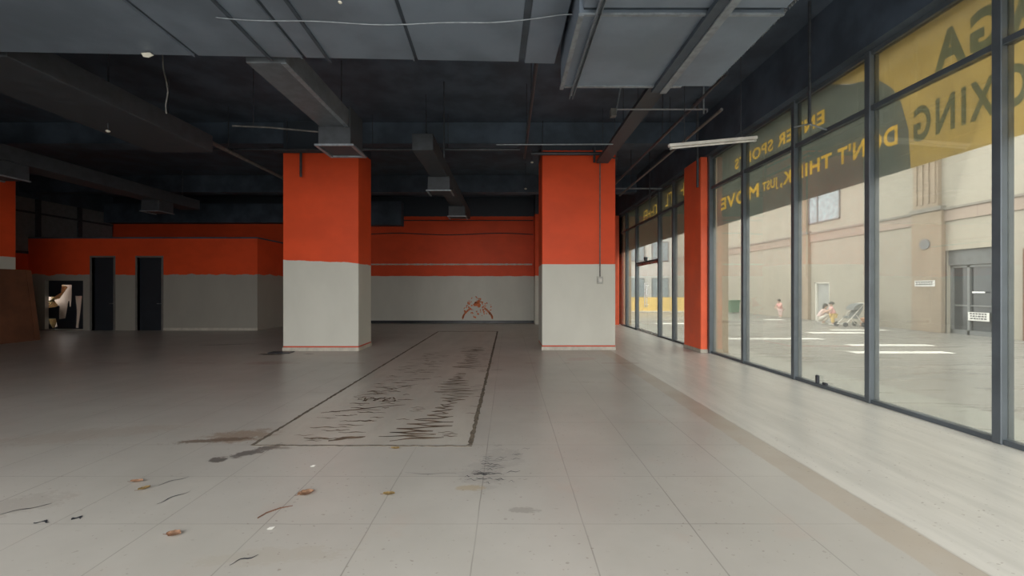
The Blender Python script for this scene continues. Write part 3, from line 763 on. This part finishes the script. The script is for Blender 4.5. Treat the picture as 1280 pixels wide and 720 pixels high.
NY = 17.4
t = empty('added_sheet', P(88, 400, NY) * 1, 'dull board added behind the broken hatch to hide the bright wall', 'board'); t.location.z = .01  # added board, enlarged to cover the daylit wall and cut glare
a = P(46, 368, NY); b = P(108, 368, NY)
MB().box(a.x, b.x, NY, NY + .05, .01, 2.0, .005)  .build('sheet', 'band', t)
a = P(52, 380, NY - .3); b = P(74, 400, NY - .3)
t = empty('orange_bundle', (a.x + .3, NY - .3, .01), 'yellow orange wrapped bundle behind the broken hatch, left of the added board', 'bundle')
MB().tube([(a.x + .25, NY - .3, .01), (a.x + .30, NY - .3, .5), (a.x + .32, NY - .32, 1.0), (a.x + .55, NY - .3, 1.3), (a.x + .80, NY - .3, 1.75)], [.20, .26, .26, .15, .20], 12).build('wrap', 'leafy', t, True)
MB().tube([(a.x + .29, NY - .3, .42), (a.x + .31, NY - .3, .80)], [.275, .28], 12).build('dark_band', 'grey_fabric', t, True)

# ------------------------------------------------------------------ floor details
# dark ragged joint around the infill panel
def ragged(x0, y0, x1, y1, w0, w1, seed, z=.004, seg=.05):
    rr = random.Random(seed); L = math.hypot(x1 - x0, y1 - y0); n = int(L / seg); dx, dy = (x1 - x0) / L, (y1 - y0) / L
    m = MB(); A = []; B = []
    for k in range(n + 1):
        f = k / n; w = (w0 + (w1 - w0) * f) * rr.uniform(.65, 1.35); j = rr.uniform(-.006, .006)
        cx, cy = x0 + dx * L * f, y0 + dy * L * f
        A.append((cx - dy * (w / 2 + j), cy + dx * (w / 2 + j))); B.append((cx + dy * (w / 2 - j), cy - dx * (w / 2 - j)))
    va = [m.bm.verts.new((a[0], a[1], z)) for a in A]; vb = [m.bm.verts.new((b[0], b[1], z)) for b in B]
    for k in range(n): m.bm.faces.new((va[k], va[k + 1], vb[k + 1], vb[k]))
    wa = [m.bm.verts.new((a[0], a[1], -.01)) for a in A]; wb = [m.bm.verts.new((b[0], b[1], -.01)) for b in B]
    for k in range(n):
        m.bm.faces.new((va[k], wa[k], wa[k + 1], va[k + 1])); m.bm.faces.new((vb[k], vb[k + 1], wb[k + 1], wb[k]))
    return m
for i, a in enumerate([(-2.63, 4.27, -2.66, 15.9, .032, .045, 1), (-.39, 4.27, -.40, 15.9, 0.045, .045, 2), (-2.63, 4.27, -.37, 4.25, .018, .022, 3), (-2.66, 15.9, -.4, 15.9, .08, .08, 4)]):
    prop(ragged(*a).build('trim_%d' % (10 + i), 'crack'), kind='structure')
# dried adhesive strokes on the panel
rr = random.Random(5); m = MB(); WK = 1.55
def stroke(x0, y0, x1, y1, w, bow=.02, z=.003):
    n = 9; L = []
    d = Vector((x1 - x0, y1 - y0)); nn = Vector((-d.y, d.x)).normalized(); ph = rr.uniform(0, 6)
    for k in range(n):
        f = k / (n - 1); c = Vector((x0, y0)) + d * f + nn * (bow * math.sin(f * PI) + .012 * math.sin(f * 9 + ph)); ww = w * WK * (.3 + .7 * math.sin(PI * min(1, max(.05, f)))) * rr.uniform(.7, 1.3)
        L.append((c + nn * ww / 2, c - nn * ww / 2))
    a = [m.bm.verts.new((p[0].x, p[0].y, z)) for p in L]; b = [m.bm.verts.new((p[1].x, p[1].y, z)) for p in L]
    for k in range(n - 1): m.bm.faces.new((a[k], a[k + 1], b[k + 1], b[k]))
y = 4.40; side = 1; px_ = -1.25
while y < 11.5:
    c = -.86 - (.16 if y < 4.7 else 0) + .05 * math.sin(y * 2.3)
    hw = (.36 if y < 4.62 else .21 + .09 * math.sin(y * 3.1)) * rr.uniform(.65, 1.2)
    nx = c + side * hw; ny = y + rr.uniform(.045, .095) * (1 + .10 * (y - 4))
    if y < 7.5 or rr.random() < .7:
        stroke(px_, y, nx, ny, (.021 if y < 7 else .027) * rr.uniform(.8, 1.3), rr.uniform(-.03, .03))
    if rr.random() < .35:
        c2 = c + rr.uniform(.30, .42) * rr.choice((1, 1, 1, -1)); stroke(c2 - .08, ny, c2 + .09, ny + rr.uniform(-.02, .02), .012, .01)
    px_ = nx; y = ny; side = -side
y = 4.40
while y < 10.5:
    for q in range(rr.choice((1, 2, 2, 3))):
        c = -1.95 + rr.uniform(-.32, .36) + (.12 if q else 0); hw = rr.uniform(.04, .17)
        stroke(c - hw, y + rr.uniform(-.02, .02), c + hw, y + rr.uniform(-.02, .02), rr.uniform(.007, .016) * (1 + .06 * y), rr.uniform(-.02, .02))
    y += rr.uniform(.07, .15) * (1 + .05 * (y - 4))
stroke(-2.42, 5.38, -1.42, 5.78, .022, .01); stroke(-1.9, 4.40, -1.55, 4.52, .05, .02); stroke(-2.3, 6.2, -1.5, 7.05, .012, .0)
for k in range(14):  # loops by the left edge
    a = k / 13; stroke(-2.18 + .5 * a, 6.05 + .12 * math.sin(k * 1.7), -2.12 + .5 * a, 6.05 + .12 * math.sin(k * 1.7 + 1.7), .016)
prop(m.build('dried_adhesive', 'glue'), 'rows of brown dried adhesive strokes across the bare floor panel', 'glue marks', kind='stuff')
# black scuffs right of the panel corner
m = MB(); rr = random.Random(9); WK = 1.0
for k in range(26):
    x = rr.gauss(-.20, .10); y = rr.gauss(3.62, .12); hw = rr.uniform(.02, .09)
    stroke(x - hw, y, x + hw, y + rr.uniform(-.02, .02), rr.uniform(.004, .012), .008)
for k in range(12):
    x = rr.gauss(-.02, .12); y = rr.gauss(4.0, .14); stroke(x - .04, y, x + .05, y + .01, .007, .004)
for x0, y0, x1, y1, w3 in ((-2.62, 3.10, -2.52, 3.30, .012), (-2.86, 3.4, -2.72, 3.55, .01), (-3.25, 2.85, -3.15, 2.86, .02), (-3.05, 2.9, -2.98, 2.91, .03), (-.45, 3.62, -.9, 3.62, .005),
                           (-3.62, 2.95, -3.4, 3.1, .012), (-1.62, 2.42, -1.5, 2.5, .012), (-2.35, 2.28, -2.3, 2.3, .012)):
    stroke(x0, y0, x1, y1, w3, .01)
prop(m.build('black_scuffs', 'pipe'), 'black scuff marks scattered on the pale tiles', 'scuff marks', kind='stuff')

def leaf(px, py, s, ang, mat, label, asp=.5):
    Y = F * H / (py - VY); x = (px - VX) / F * Y
    t = empty('dry_leaf', (x, Y, 0), label, 'leaf', 'dry leaves on the tiles')
    n = 9; m = MB(); top = []; bot = []; ca, sa = math.cos(ang), math.sin(ang)
    rows = []
    for k in range(n):
        f = k / (n - 1); wd = s * asp * math.sin(PI * f) ** .7 * (1 + .15 * math.sin(f * 20)) if 0 < f < 1 else .001
        row = []
        for v in (-1, -.5, 0, .5, 1):
            u = (f - .5) * 2 * s; vv = v * wd; z = .006 + .012 * abs(v) ** 2 + .010 * abs(f - .5)
            row.append(m.bm.verts.new((x + u * ca - vv * sa, Y + u * sa + vv * ca, z)))
        rows.append(row)
    for a, b in zip(rows, rows[1:]):
        for k in range(4): m.bm.faces.new((a[k], a[k + 1], b[k + 1], b[k]))
    bmesh.ops.solidify(m.bm, geom=list(m.bm.faces), thickness=.002)
    m.build('blade', mat, t)
    e = Vector((x - s * ca, Y - s * sa, .010)); MB().tube([e, e + Vector((-.02 * ca, -.02 * sa, .004))], .0015, 5).build('stalk', 'twig', t)
leaf(382, 618, .058, .6, 'leafm', 'brown oval dry leaf on the tiles below the floor panel', .85)
leaf(217, 669.5, .044, .1, 'leafm', 'orange brown dry leaf nearest the lower left of the picture', .8)
leaf(180, 612, .038, .9, 'leafy', 'yellowish dry leaf left of the twig, with dark flecks', .6)
leaf(171, 603, .046, .2, 'leafm', 'dull brown dry leaf beside the yellowish one on the left')
leaf(486, 619, .045, .1, 'leafy', 'pale yellow crumpled leaf on a tile joint below the panel', .5)
leaf(494, 561.5, .042, .0, 'leafy', 'small yellow leaf just under the front edge of the floor panel', .45)
pts = [P(322, 648, 1) for _ in range(1)]
def g(px, py, z=.006):
    Y = F * H / (py - VY); return Vector(((px - VX) / F * Y, Y, z))
t = empty('twig', g(345, 640), 'thin curved brown twig lying on the tiles lower left', 'twig')
MB().tube([g(322, 648.5), g(333, 642), (g(350, 636)), g(366, 633)], [.004, .0045, .004, .002], 6).build('stem', 'twig', t)
for px, py, lab in ((338, 661, 'tiny white paper scrap lying below the brown twig'), (391, 583, 'white paper scrap under the floor panel'), (901, 694, None)):
    if lab is None: continue
    q = g(px, py, 0); m = MB(); m.prism([(q.x - .02, q.y - .008, .002), (q.x + .018, q.y - .012, .004), (q.x + .026, q.y + .01, .008), (q.x - .012, q.y + .012, .003)], (0, 0, .002))
    prop(m.build('paper_scrap', 'paper'), lab, 'paper')
# dark grate tile by the left column
q = g(355, 441, 0)
prop(MB().box(q.x - .35, q.x + .2, q.y - .12, q.y + .14, 0, .02, .005).build('floor_plate', 'pipe'), 'dark flat plate on the floor at the foot of the left big column', 'plate')

# ------------------------------------------------------------------ window banners (on the street side of the glass)
BX = 5.245
ZB = 3.18; ZT = 5.0
def banner(film, label, outline, letters):
    """letters: list of (material, polygons); the film is cut out where the letters are"""
    ys = [p[0] for p in outline]
    t = empty('window_banner', (BX, (min(ys) + max(ys)) / 2, ZB), label, 'banner')
    sheet_mesh('film', [outline] + [q for m_, qs in letters for q in qs], film, BX, .003, t)
    for m_, qs in letters: sheet_mesh('lettering', qs, m_, BX, .003, t)
    return t
def scrawl(y0, y1, z0, z1, seed):
    """unreadable lettering as separate strokes"""
    rr = random.Random(seed); Q = []; y = y0; h = z1 - z0; bar = min(.05, h * .2)
    R4 = lambda a, b, c, d: [(a, c), (b, c), (b, d), (a, d)]
    while y < y1 - .1:
        wd = h * rr.uniform(.5, .75)
        Q.append(R4(y, y + bar, z0, z1))
        for zz in rr.sample((z0, (z0 + z1) / 2 - bar / 2, z1 - bar), rr.choice((1, 2))): Q.append(R4(y + bar + .001, y + wd, zz, zz + bar))
        y += wd + bar * 1.6
    return Q
# curved border between yellow and grey print
curve = [(5.42, ZB), (5.45, 3.7), (5.55, 4.1), (5.68, 4.35), (5.88, 4.56), (6.1, 4.66), (6.4, 4.76), (6.75, 4.93), (6.78, ZT)]
gpts = [(a + .003, b) for a, b in curve] + [(10.45, ZT), (10.45, ZB)]
ypts = [(-1.6, ZB)] + curve + [(-1.6, ZT)]
banner('vin_grey', 'dark grey film banner with yellow slogan letters across the upper shop glass', gpts,
       [('vin_text', glyphs("DON'T", 5.60, 6.62, 3.56, 3.84)), ('vin_text', glyphs("THINK,", 6.74, 8.02, 3.55, 3.83)), ('vin_text', glyphs("JUST", 8.08, 8.58, 3.56, 3.80)),
        ('vin_text', glyphs("MOVE", 8.70, 10.25, 3.54, 3.84)), ('vin_text', glyphs("ENTER SPORTS", 6.90, 9.62, 4.36, 4.60)), ('vin_small', scrawl(8.1, 9.7, 4.225, 4.29, 4))])
banner('vin_yel', 'yellow film banner with big dark letters on the nearest upper shop glass', ypts,
       [('vin_dark', glyphs("KRAV MAGA", 2.10, 5.12, 4.24, 4.72, .045, 1.25)), ('vin_dark', glyphs("BOXING", 3.98, 5.38, 3.49, 3.94, .030, 1.25))])
banner('vin_far', 'dim brownish grey film banner across the glass beyond the window column', [(11.6, 3.28), (19.8, 3.28), (19.8, ZT), (11.6, ZT)],
       [('vin_text', scrawl(14.3, 16.3, 4.22, 4.62, 2)), ('vin_text', scrawl(12.95, 13.9, 4.35, 4.75, 5)), ('vin_text', scrawl(11.75, 12.6, 4.4, 4.8, 8)), ('vin_small', scrawl(16.8, 18.6, 4.25, 4.55, 12))])

# ------------------------------------------------------------------ street side
prop(box('ground', 'ground', 5.22, 60, -40, 90, -.14, -.02), kind='structure')
prop(box('ground_left', 'ground', -60, XL - .0, REAR_Y, 60, -.14, -.02), kind='structure')
prop(box('nook_floor', 'ground', XL, -16.6, PY + .14, YB, 0, .01), kind='structure')
prop(box('ground_front', 'ground', -60, 5.22, -40, REAR_Y, -.14, -.02), kind='structure')
FX = 16.3; GZ = -.02
fb = empty('street_building', (FX, 20, GZ), 'long cream rendered building facing the shop glass with a stone band', 'building')
FT = 11.0
wb = MB()
EY0, EY1, ET = 13.5, 15.50, 3.05     # entrance opening
SY0, SY1, ST = 21.1, 22.1, 1.98      # small door
wb.box(FX, FX + .8, 22.1, 52, GZ, FT); wb.box(FX, FX + .8, SY0, SY1, ST, FT); wb.box(FX, FX + .8, EY1, SY0, GZ, FT)
wb.box(FX, FX + .8, EY0, EY1, ET, FT); wb.box(FX, FX + .8, -14, EY0, GZ, FT)
wb.build('wall', 'cream', fb)
MB().box(FX - .10, FX + .05, -14, 52, 4.56, 4.64).build('coping', 'coping', fb)
MB().box(FX - .05, FX + .05, -14, 52, 4.14, 4.56).build('stone_band', 'band', fb)
for (a, b) in ((15.50, 16.65), (8.6, 9.7), (22.4, 23.3)):
    pl = MB().box(FX - .16, FX + .05, a, b, GZ, 4.62, .01).build('pilaster', 'tan', fb)
    m = MB()
    m.box(FX - .14, FX + .05, a + .14, b - .05, 4.66, FT)
    for k in range(4):
        u = a + .22 + k * (b - a - .4) / 3.2; m.box(FX - .18, FX - .14, u, u + .12, 4.9, FT)
    m.build('fluting', 'tan', pl)
    MB().box(FX - .22, FX, a - .02, b + .04, 4.58, 4.74, .01).build('capital', 'coping', pl)
# entrance
en = MB(); en.box(FX + .25, FX + .3, EY0, EY1, GZ, 2.50); en.build('entrance_glass', 'dark_glass', fb)
m = MB(); m.box(FX + .12, FX + .3, EY0, EY1, 2.5, ET)
for k in range(7): m.box(FX + .10, FX + .13, EY0, EY1, 2.56 + k * .07, 2.59 + k * .07)
m.build('shutter_box', 'grey_panel', fb)
m = MB()
for y in (EY0, 14.85, EY1 - .08): m.box(FX + .18, FX + .27, y, y + .08, GZ, 2.5)
m.box(FX + .18, FX + .27, EY0, EY1, 2.40, 2.48); m.box(FX + .18, FX + .27, EY0, EY1, GZ, .14); m.box(FX + .2, FX + .27, EY0, EY1, 1.00, 1.05)
m.build('entrance_frame', 'grey_panel', fb)
MB().box(FX - .04, FX + .02, 11.6, 13.15, GZ, 2.9, .01).build('brown_door', 'board', fb)
# small door
ds = MB().box(FX + .12, FX + .17, SY0 + .05, SY1 - .05, GZ, ST - .05, .004).build('door', 'pale_metal', fb)
MB().box(FX + .02, FX + .17, SY0, SY0 + .06, GZ, ST).box(FX + .02, FX + .17, SY1 - .06, SY1, GZ, ST).box(FX + .02, FX + .17, SY0, SY1, ST - .06, ST).build('door_frame', 'cloth_white', fb)
MB().box(FX + .08, FX + .12, SY0 + .1, SY0 + .16, .9, 1.1).build('door_handle', 'pipe', ds)
# upper windows
def upwin(y0, y1, z0, z1):
    f = MB(); x0, x1 = FX - .06, FX + .02
    f.box(x0, x1, y0, y0 + .07, z0, z1); f.box(x0, x1, y1 - .07, y1, z0, z1); f.box(x0, x1, y0, y1, z0, z0 + .07); f.box(x0, x1, y0, y1, z1 - .07, z1)
    f.box(x0, x1, y0 + (y1 - y0) * .7 - .04, y0 + (y1 - y0) * .7 + .04, z0, z1)
    w_ = f.build('window', 'grey_panel', fb)
    MB().box(FX - .03, FX + .01, y0 + .05, y1 - .05, z0 + .05, z1 - .05).build('pane', 'win_glass', w_)
for y0 in (5.0, 20.4, 34.0): upwin(y0, y0 + 2.1, 5.10, 6.75)
# signs across the street
def sign(name, x, y0, y1, z0, z1, rows, label, red=False):
    t = empty(name, (x, (y0 + y1) / 2, z0), label, 'sign')
    MB().box(x - .02, x, y0, y1, z0, z1, .003).build('plate', 'sign_white', t)
    m = MB(); rr = random.Random(len(label)); h = (z1 - z0) / (rows + .6)
    for r_ in range(rows):
        zt = z1 - h * (.35 + r_); y = y0 + .08
        while y < y1 - .12:
            wd = rr.uniform(.04, .09); m.box(x - .024, x - .02, y, min(y + wd, y1 - .05), zt - h * .6, zt); y += wd + .025
    m.build('print', 'sign_ink', t)
sign('wall_sign', FX - .16, 15.72, 16.50, 1.72, 1.95, 2, 'small white wall sign on the tan pilaster across the street')
sign('door_notice', FX + .17, 14.30 - .08, 14.30 + .58, .50, .80, 3, 'white printed notice on the dark entrance glass across the street')
prop(MB().box(FX + .15, FX + .18, 14.35, 14.75, 1.48, 1.53).build('door_pull', 'chrome'), 'short pale pull handle on the dark entrance across the street', 'handle')
# round plaque on the pilaster
m = MB(); m.tube([(FX - .16, 16.1, 3.35), (FX - .20, 16.1, 3.35)], .20, 20)
prop(m.build('wall_lamp', 'grey_panel'), 'round grey fitting high on the tan pilaster across the street', 'fitting')

# stone facing outside our own window columns
for y0, lab in ((10.6, 'tan stone clad pier outside the glass right of the orange window column'), (18.95, 'far tan stone clad pier outside the last glass bay')):
    prop(MB().box(5.262, 5.62, y0, y0 + .95, -.14, 6.2, .01).build('stone_pier', 'cladding', None), lab, 'pier')
# canopy fascia / slab outside above the glass
struct('trim_20', 'coping', 5.51, 5.58, -3, 22, 5.05, 6.3)

# white floor stripes on the paving
def stripe(px0, px1, py, hgt, label):
    Y = F * (H - GZ) / (py - VY)
    x0 = (px0 - VX) / F * Y; x1 = (px1 - VX) / F * Y
    dY = hgt * Y * Y / (F * H)
    prop(MB().box(x0, x1, Y - dY / 2, Y + dY / 2, GZ, GZ + .004).build('paving_stripe', 'white_line'), label, 'stripe', 'white stripes on the street paving')
stripe(1064, 1186, 440.5, 2.6, 'white paving stripe nearest the shop glass, the thickest one')
stripe(1060, 1164, 431.5, 1.8, 'white paving stripe just behind the thickest one')
stripe(1012, 1082, 416, 1.4, 'white paving stripe in front of the squatting woman')
stripe(1040, 1108, 412.6, 1.0, 'thin white paving stripe in front of the stroller')
stripe(905, 1026, 423.5, 1.3, 'long white paving stripe seen through the panes by the stone pier')
stripe(955, 978, 399.5, .8, 'short white stripe near the building foot by the pink child')
stripe(820, 880, 404.5, 1.2, 'faint white stripe outside behind the orange window column')

# far end of the street
t = empty('far_building', (13, 40, GZ), 'pale grey building closing the far end of the street', 'building')
MB().box(3, 16.2, 40, 44, GZ, 13).build('wall', 'pale_wall', t)
for k in range(5):
    for zz in (.1, 3.6, 7.0):
        x0 = 4.6 + k * 2.3
        f = MB(); f.box(x0, x0 + 1.6, 39.9, 40.02, zz + .7, zz + 2.6); fo = f.build('window', 'grey_panel', t)
        MB().box(x0 + .08, x0 + .76, 39.87, 39.91, zz + .78, zz + 2.52).box(x0 + .84, x0 + 1.52, 39.87, 39.91, zz + .78, zz + 2.52).build('pane', 'win_glass', fo)
t = empty('yellow_hoarding', (10.7, 29.7, GZ), 'low yellow hoarding outside behind the double glass door', 'hoarding')
for k in range(4):
    x0 = 8.6 + k * 1.0
    MB().box(x0, x0 + .97, 29.68, 29.74, GZ + .08, 1.05, .01).build('panel', 'yellow', t)
MB().box(8.55, 12.65, 29.6, 29.82, GZ, GZ + .10, .01).build('kerb_foot', 'cloth_white', t)
# parked scooter-like dark shape behind glass beyond the door is too blurred; green bin instead
t = empty('wheeled_bin', (15.45, 28.7, GZ), 'small green bin against the cream building by the stone pier', 'bin')
b0 = (15.5, 28.7)
m = MB(); m.prism([(b0[0] - .27, b0[1] - .3, GZ + .06), (b0[0] + .27, b0[1] - .3, GZ + .06), (b0[0] + .34, b0[1] - .3, .80), (b0[0] - .34, b0[1] - .3, .80)], (0, .6, 0)); m.build('body', 'green', t)
MB().box(b0[0] - .38, b0[0] + .38, b0[1] - .36, b0[1] + .34, .80, .88, .02).build('lid', 'green', t)
for s in (-1, 1): MB().tube([(b0[0] + s * .3, b0[1] + .3, GZ + .09), (b0[0] + s * .24, b0[1] + .3, GZ + .09)], .09, 12).build('wheel', 'pipe', t)

# ------------------------------------------------------------------ people across the street
def skin_mesh(name, verts, edges, radii, mat, root=0, sub=2):
    me = bpy.data.meshes.new(name); me.from_pydata(verts, edges, []); o = bpy.data.objects.new(name, me); COL.objects.link(o)
    sk = o.modifiers.new('skin', 'SKIN'); sk.use_smooth_shade = True
    lay = me.skin_vertices[0].data if me.skin_vertices else None
    if lay is None:
        me.attributes  # make sure the layer exists
    for i, r in enumerate(radii):
        lay[i].radius = (r, r) if not isinstance(r, tuple) else r
        lay[i].use_root = (i == root)
    ss = o.modifiers.new('sub', 'SUBSURF'); ss.levels = sub; ss.render_levels = sub
    bpy.context.view_layer.update()
    nm = bpy.data.meshes.new_from_object(o.evaluated_get(bpy.context.evaluated_depsgraph_get()))
    bpy.data.objects.remove(o)
    nm.materials.clear(); nm.materials.append(M[mat]); nm.polygons.foreach_set('use_smooth', [True] * len(nm.polygons))
    o = bpy.data.objects.new(name, nm); COL.objects.link(o)
    return o

def person(loc, yaw, J, s, top, legs_cl, label, hair_long=False, shoes='cloth_white', dress=False):
    """J: joint positions in the body's own frame (x forward, y left, z up), metres; s scales limb radii"""
    root = empty('person', loc, label, 'person'); root.rotation_euler = (0, 0, yaw)
    def att(o): o.parent = root; return o
    names = ['pelvis', 'waist', 'chest', 'neck', 'head0', 'head1']
    rad = {'pelvis': .115, 'waist': .10, 'chest': .125, 'neck': .048, 'head0': .075, 'head1': .085,
           'hip': .08, 'knee': .055, 'ankle': .038, 'toe': .035, 'sho': .055, 'elb': .038, 'wri': .026, 'hand': .030}
    V = []; E = []; RR = []; idx = {}
    def add(n, p, r, par=None):
        V.append(p); RR.append(r * s); idx[n] = len(V) - 1
        if par: E.append((idx[par], idx[n]))
    add('pelvis', J['pelvis'], rad['pelvis']); add('waist', J['waist'], rad['waist'], 'pelvis'); add('chest', J['chest'], rad['chest'], 'waist')
    add('neck', J['neck'], rad['neck'], 'chest'); add('head0', J['head0'], rad['head0'], 'neck'); add('head1', J['head1'], rad['head1'], 'head0')
    for sd in 'LR':
        add('sho' + sd, J['sho' + sd], rad['sho'], 'chest'); add('elb' + sd, J['elb' + sd], rad['elb'], 'sho' + sd); add('wri' + sd, J['wri' + sd], rad['wri'], 'elb' + sd); 
        w_ = Vector(J['wri' + sd]); e_ = Vector(J['elb' + sd]); hd = (w_ - e_).normalized()
        add('palm' + sd, tuple(w_ + hd * .05 * s), .030, 'wri' + sd)
        for f in range(4):
            off = Vector((0, (f - 1.5) * .018 * s, -(.004 * f)))
            add('fa%d' % f + sd, tuple(w_ + hd * .09 * s + off), .009, 'palm' + sd)
            add('fb%d' % f + sd, tuple(w_ + hd * (.13 - .008 * abs(f - 1.4)) * s + off + Vector((0, 0, -.012 * s))), .008, 'fa%d' % f + sd)
        add('th' + sd, tuple(w_ + hd * .06 * s + Vector((0, (.035 if sd == 'R' else -.035) * s, 0))), .010, 'palm' + sd)
        add('hip' + sd, J['hip' + sd], rad['hip'], 'pelvis'); add('knee' + sd, J['knee' + sd], rad['knee'], 'hip' + sd); add('ank' + sd, J['ank' + sd], rad['ankle'], 'knee' + sd)
        a_ = Vector(J['ank' + sd]); add('toe' + sd, (a_.x + .12 * s, a_.y, a_.z - .035 * s), .030, 'ank' + sd)
    body = att(skin_mesh('body', V, E, RR, 'skin', 0))
    h0 = Vector(J['head0']); h1 = Vector(J['head1']); hc = (h0 + h1) / 2; fw = Vector((1, 0, 0)); hr = .098 * s
    # face: nose, lips, eyes, ears grown onto the head
    q = MB(); q.ball(hc + Vector((.095 * s, 0, -.01 * s)), .016 * s, (1, .8, 1.3), 8); q.build('nose', 'skin', None).parent = root
    q = MB(); q.ball(hc + Vector((.088 * s, 0, -.045 * s)), .016 * s, (.5, 1.4, .4), 8); q.build('mouth', 'pink', None).parent = root
    for sg in (-1, 1):
        q = MB(); q.ball(hc + Vector((.083 * s, sg * .032 * s, .012 * s)), .010 * s, (.6, 1, .8), 8); q.build('eye', 'hair', None).parent = root
        q = MB(); q.ball(hc + Vector((0, sg * .090 * s, -.005 * s)), .020 * s, (.6, .4, 1.2), 8); q.build('ear', 'skin', None).parent = root
    q = MB(); q.ball(hc + Vector((-.018 * s, 0, .035 * s)), hr * 1.02, (1.0, .98, .95), 14)
    if hair_long: q.ball(hc + Vector((-.085 * s, 0, -.07 * s)), .07 * s, (.7, 1.1, 1.9), 12)
    else: q.ball(hc + Vector((-.12 * s, 0, .04 * s)), .035 * s, (1, 1, 1), 8)
    q.build('hair', 'hair', None, True).parent = root
    # clothes follow the same joints, a little larger
    def cloth(nm, chain, mat, grow):
        VV = []; EE = []; R2 = []; ii = {}
        for n, par, r in chain:
            p = J.get(n); VV.append(p); R2.append(r * s * grow); ii[n] = len(VV) - 1
            if par: EE.append((ii[par], ii[n]))
        att(skin_mesh(nm, VV, EE, R2, mat, 0))
    J2 = dict(J)
    for sd in 'LR':
        J2['mid' + sd] = tuple((Vector(J['sho' + sd]) + Vector(J['elb' + sd])) / 2 + Vector((0, 0, 0)))
        J2['shin' + sd] = tuple(Vector(J['knee' + sd]).lerp(Vector(J['ank' + sd]), .8))
    J = J2
    cloth('shirt', [('pelvis', None, .125), ('waist', 'pelvis', .118), ('chest', 'waist', .132)] + [x for sd in 'LR' for x in (('sho' + sd, 'chest', .062), ('mid' + sd, 'sho' + sd, .055))], top, 1.10)
    cloth('trousers', [('pelvis', None, .125)] + [x for sd in 'LR' for x in (('hip' + sd, 'pelvis', .09), ('knee' + sd, 'hip' + sd, .066), ('shin' + sd, 'knee' + sd, .052))], legs_cl, 1.08)
    for sd in 'LR':
        a_ = Vector(J['ank' + sd]); q = MB(); q.ball((a_.x + .05 * s, a_.y, .035 * s), .06 * s, (1.7, .75, .58), 12)
        q.build('shoe', shoes, None, True).parent = root
    return root

def standing(h, lean=0.0, arm=.25):
    k = h / 1.05
    J = {'pelvis': (-.02, 0, .50), 'waist': (lean * .3, 0, .60), 'chest': (lean * .7, 0, .74), 'neck': (lean, 0, .84), 'head0': (lean * 1.15 + .01, 0, .91), 'head1': (lean * 1.25 + .01, 0, .99)}
    for sd, y in (('L', 1), ('R', -1)):
        J['sho' + sd] = (lean * .85, y * .11, .79); J['elb' + sd] = (lean * .85 + arm * .4, y * .15, .66); J['wri' + sd] = (lean * .85 + arm, y * .09, .60)
        J['hip' + sd] = (-.02, y * .06, .46); J['knee' + sd] = (.01 + .02 * y, y * .065, .26); J['ank' + sd] = (-.02 + .04 * y, y * .07, .06)
    return {a: tuple(c * k for c in v) for a, v in J.items()}
def squatting():
    J = {'pelvis': (-.12, 0, .24), 'waist': (-.06, 0, .38), 'chest': (.05, 0, .57), 'neck': (.12, 0, .72), 'head0': (.15, 0, .80), 'head1': (.17, 0, .90)}
    for sd, y in (('L', 1), ('R', -1)):
        J['sho' + sd] = (.07, y * .16, .66); J['elb' + sd] = (.26, y * .20, .50); J['wri' + sd] = (.45, y * .12, .56)
        J['hip' + sd] = (-.08, y * .10, .25); J['knee' + sd] = (.30, y * .15, .46); J['ank' + sd] = (.05 + .05 * y, y * .13, .06)
    return J
def gpos(px, py):
    Y = F * (H - GZ) / (py - VY); return ((px - VX) / F * Y, Y, GZ)
q = gpos(975.5, 397); person(q, .0 + 3.5, standing(1.06, .10, .22), .95, 'pink', 'palepink', 'child in a pink top standing alone and looking down near the building')
q = gpos(1027, 405.0); person(q, -.5, squatting(), 1.0, 'palepink', 'cloth_white', 'person squatting in pale pink and off white beside the small child', True)
q = gpos(1041, 406.5); person(q, 2.7, standing(1.06, .05, .24), .95, 'pink', 'cloth_yellow', 'small child in pink top and yellow trousers facing the squatting person')
# stroller
q = Vector(gpos(1063, 408)); t = empty('baby_stroller', q, 'grey folding stroller with light frame parked left of the mullion near the building', 'stroller')
def sp(x, y, z): return q + Vector((x, y, z))
fr = MB()
for s in (-1, 1):
    fr.tube([sp(-.42, s * .22, .10), sp(-.05, s * .2, .45), sp(.42, s * .2, 1.0), sp(.50, s * .18, 1.02)], .016, 8)
    fr.tube([sp(.38, s * .22, .10), sp(.10, s * .2, .50)], .016, 8)
fr.tube([sp(.50, -.18, 1.02), sp(.50, .18, 1.02)], .018, 8); fr.tube([sp(-.42, -.22, .1), sp(-.42, .22, .1)], .012, 8); fr.tube([sp(.38, -.22, .1), sp(.38, .22, .1)], .012, 8)
fr.build('frame', 'cloth_white', t)
m = MB(); m.prism([sp(-.18, -.19, .36), sp(.16, -.19, .34), sp(.42, -.19, .86), sp(.32, -.19, .90), sp(.06, -.19, .46), sp(-.18, -.19, .46)], (0, .38, 0)); m.build('seat', 'grey_fabric', t)
m = MB(); prev = None
pts = [sp(.42 - .46 * math.sin(a) * 1.0, -.21, .72 + .30 * math.cos(a)) for a in [k * PI / 2 / 8 for k in range(9)]]
m.prism(pts + [sp(.34, -.21, .76)], (0, .42, 0)); m.build('canopy', 'grey_fabric', t)
for s in (-1, 1):
    for x in (-.42, .38): MB().tube([sp(x, s * .25 - .02, .10), sp(x, s * .25 + .02, .10)], .10, 16).build('wheel', 'pipe', t)
m = MB().box(*(lambda a, b: (a.x, b.x, a.y, b.y, a.z, b.z))(sp(.52, -.15, .0), sp(.74, .15, .38)), .04); prop(m.build('shoulder_bag', 'orange_bag'), 'orange brown bag standing on the paving behind the stroller', 'bag')
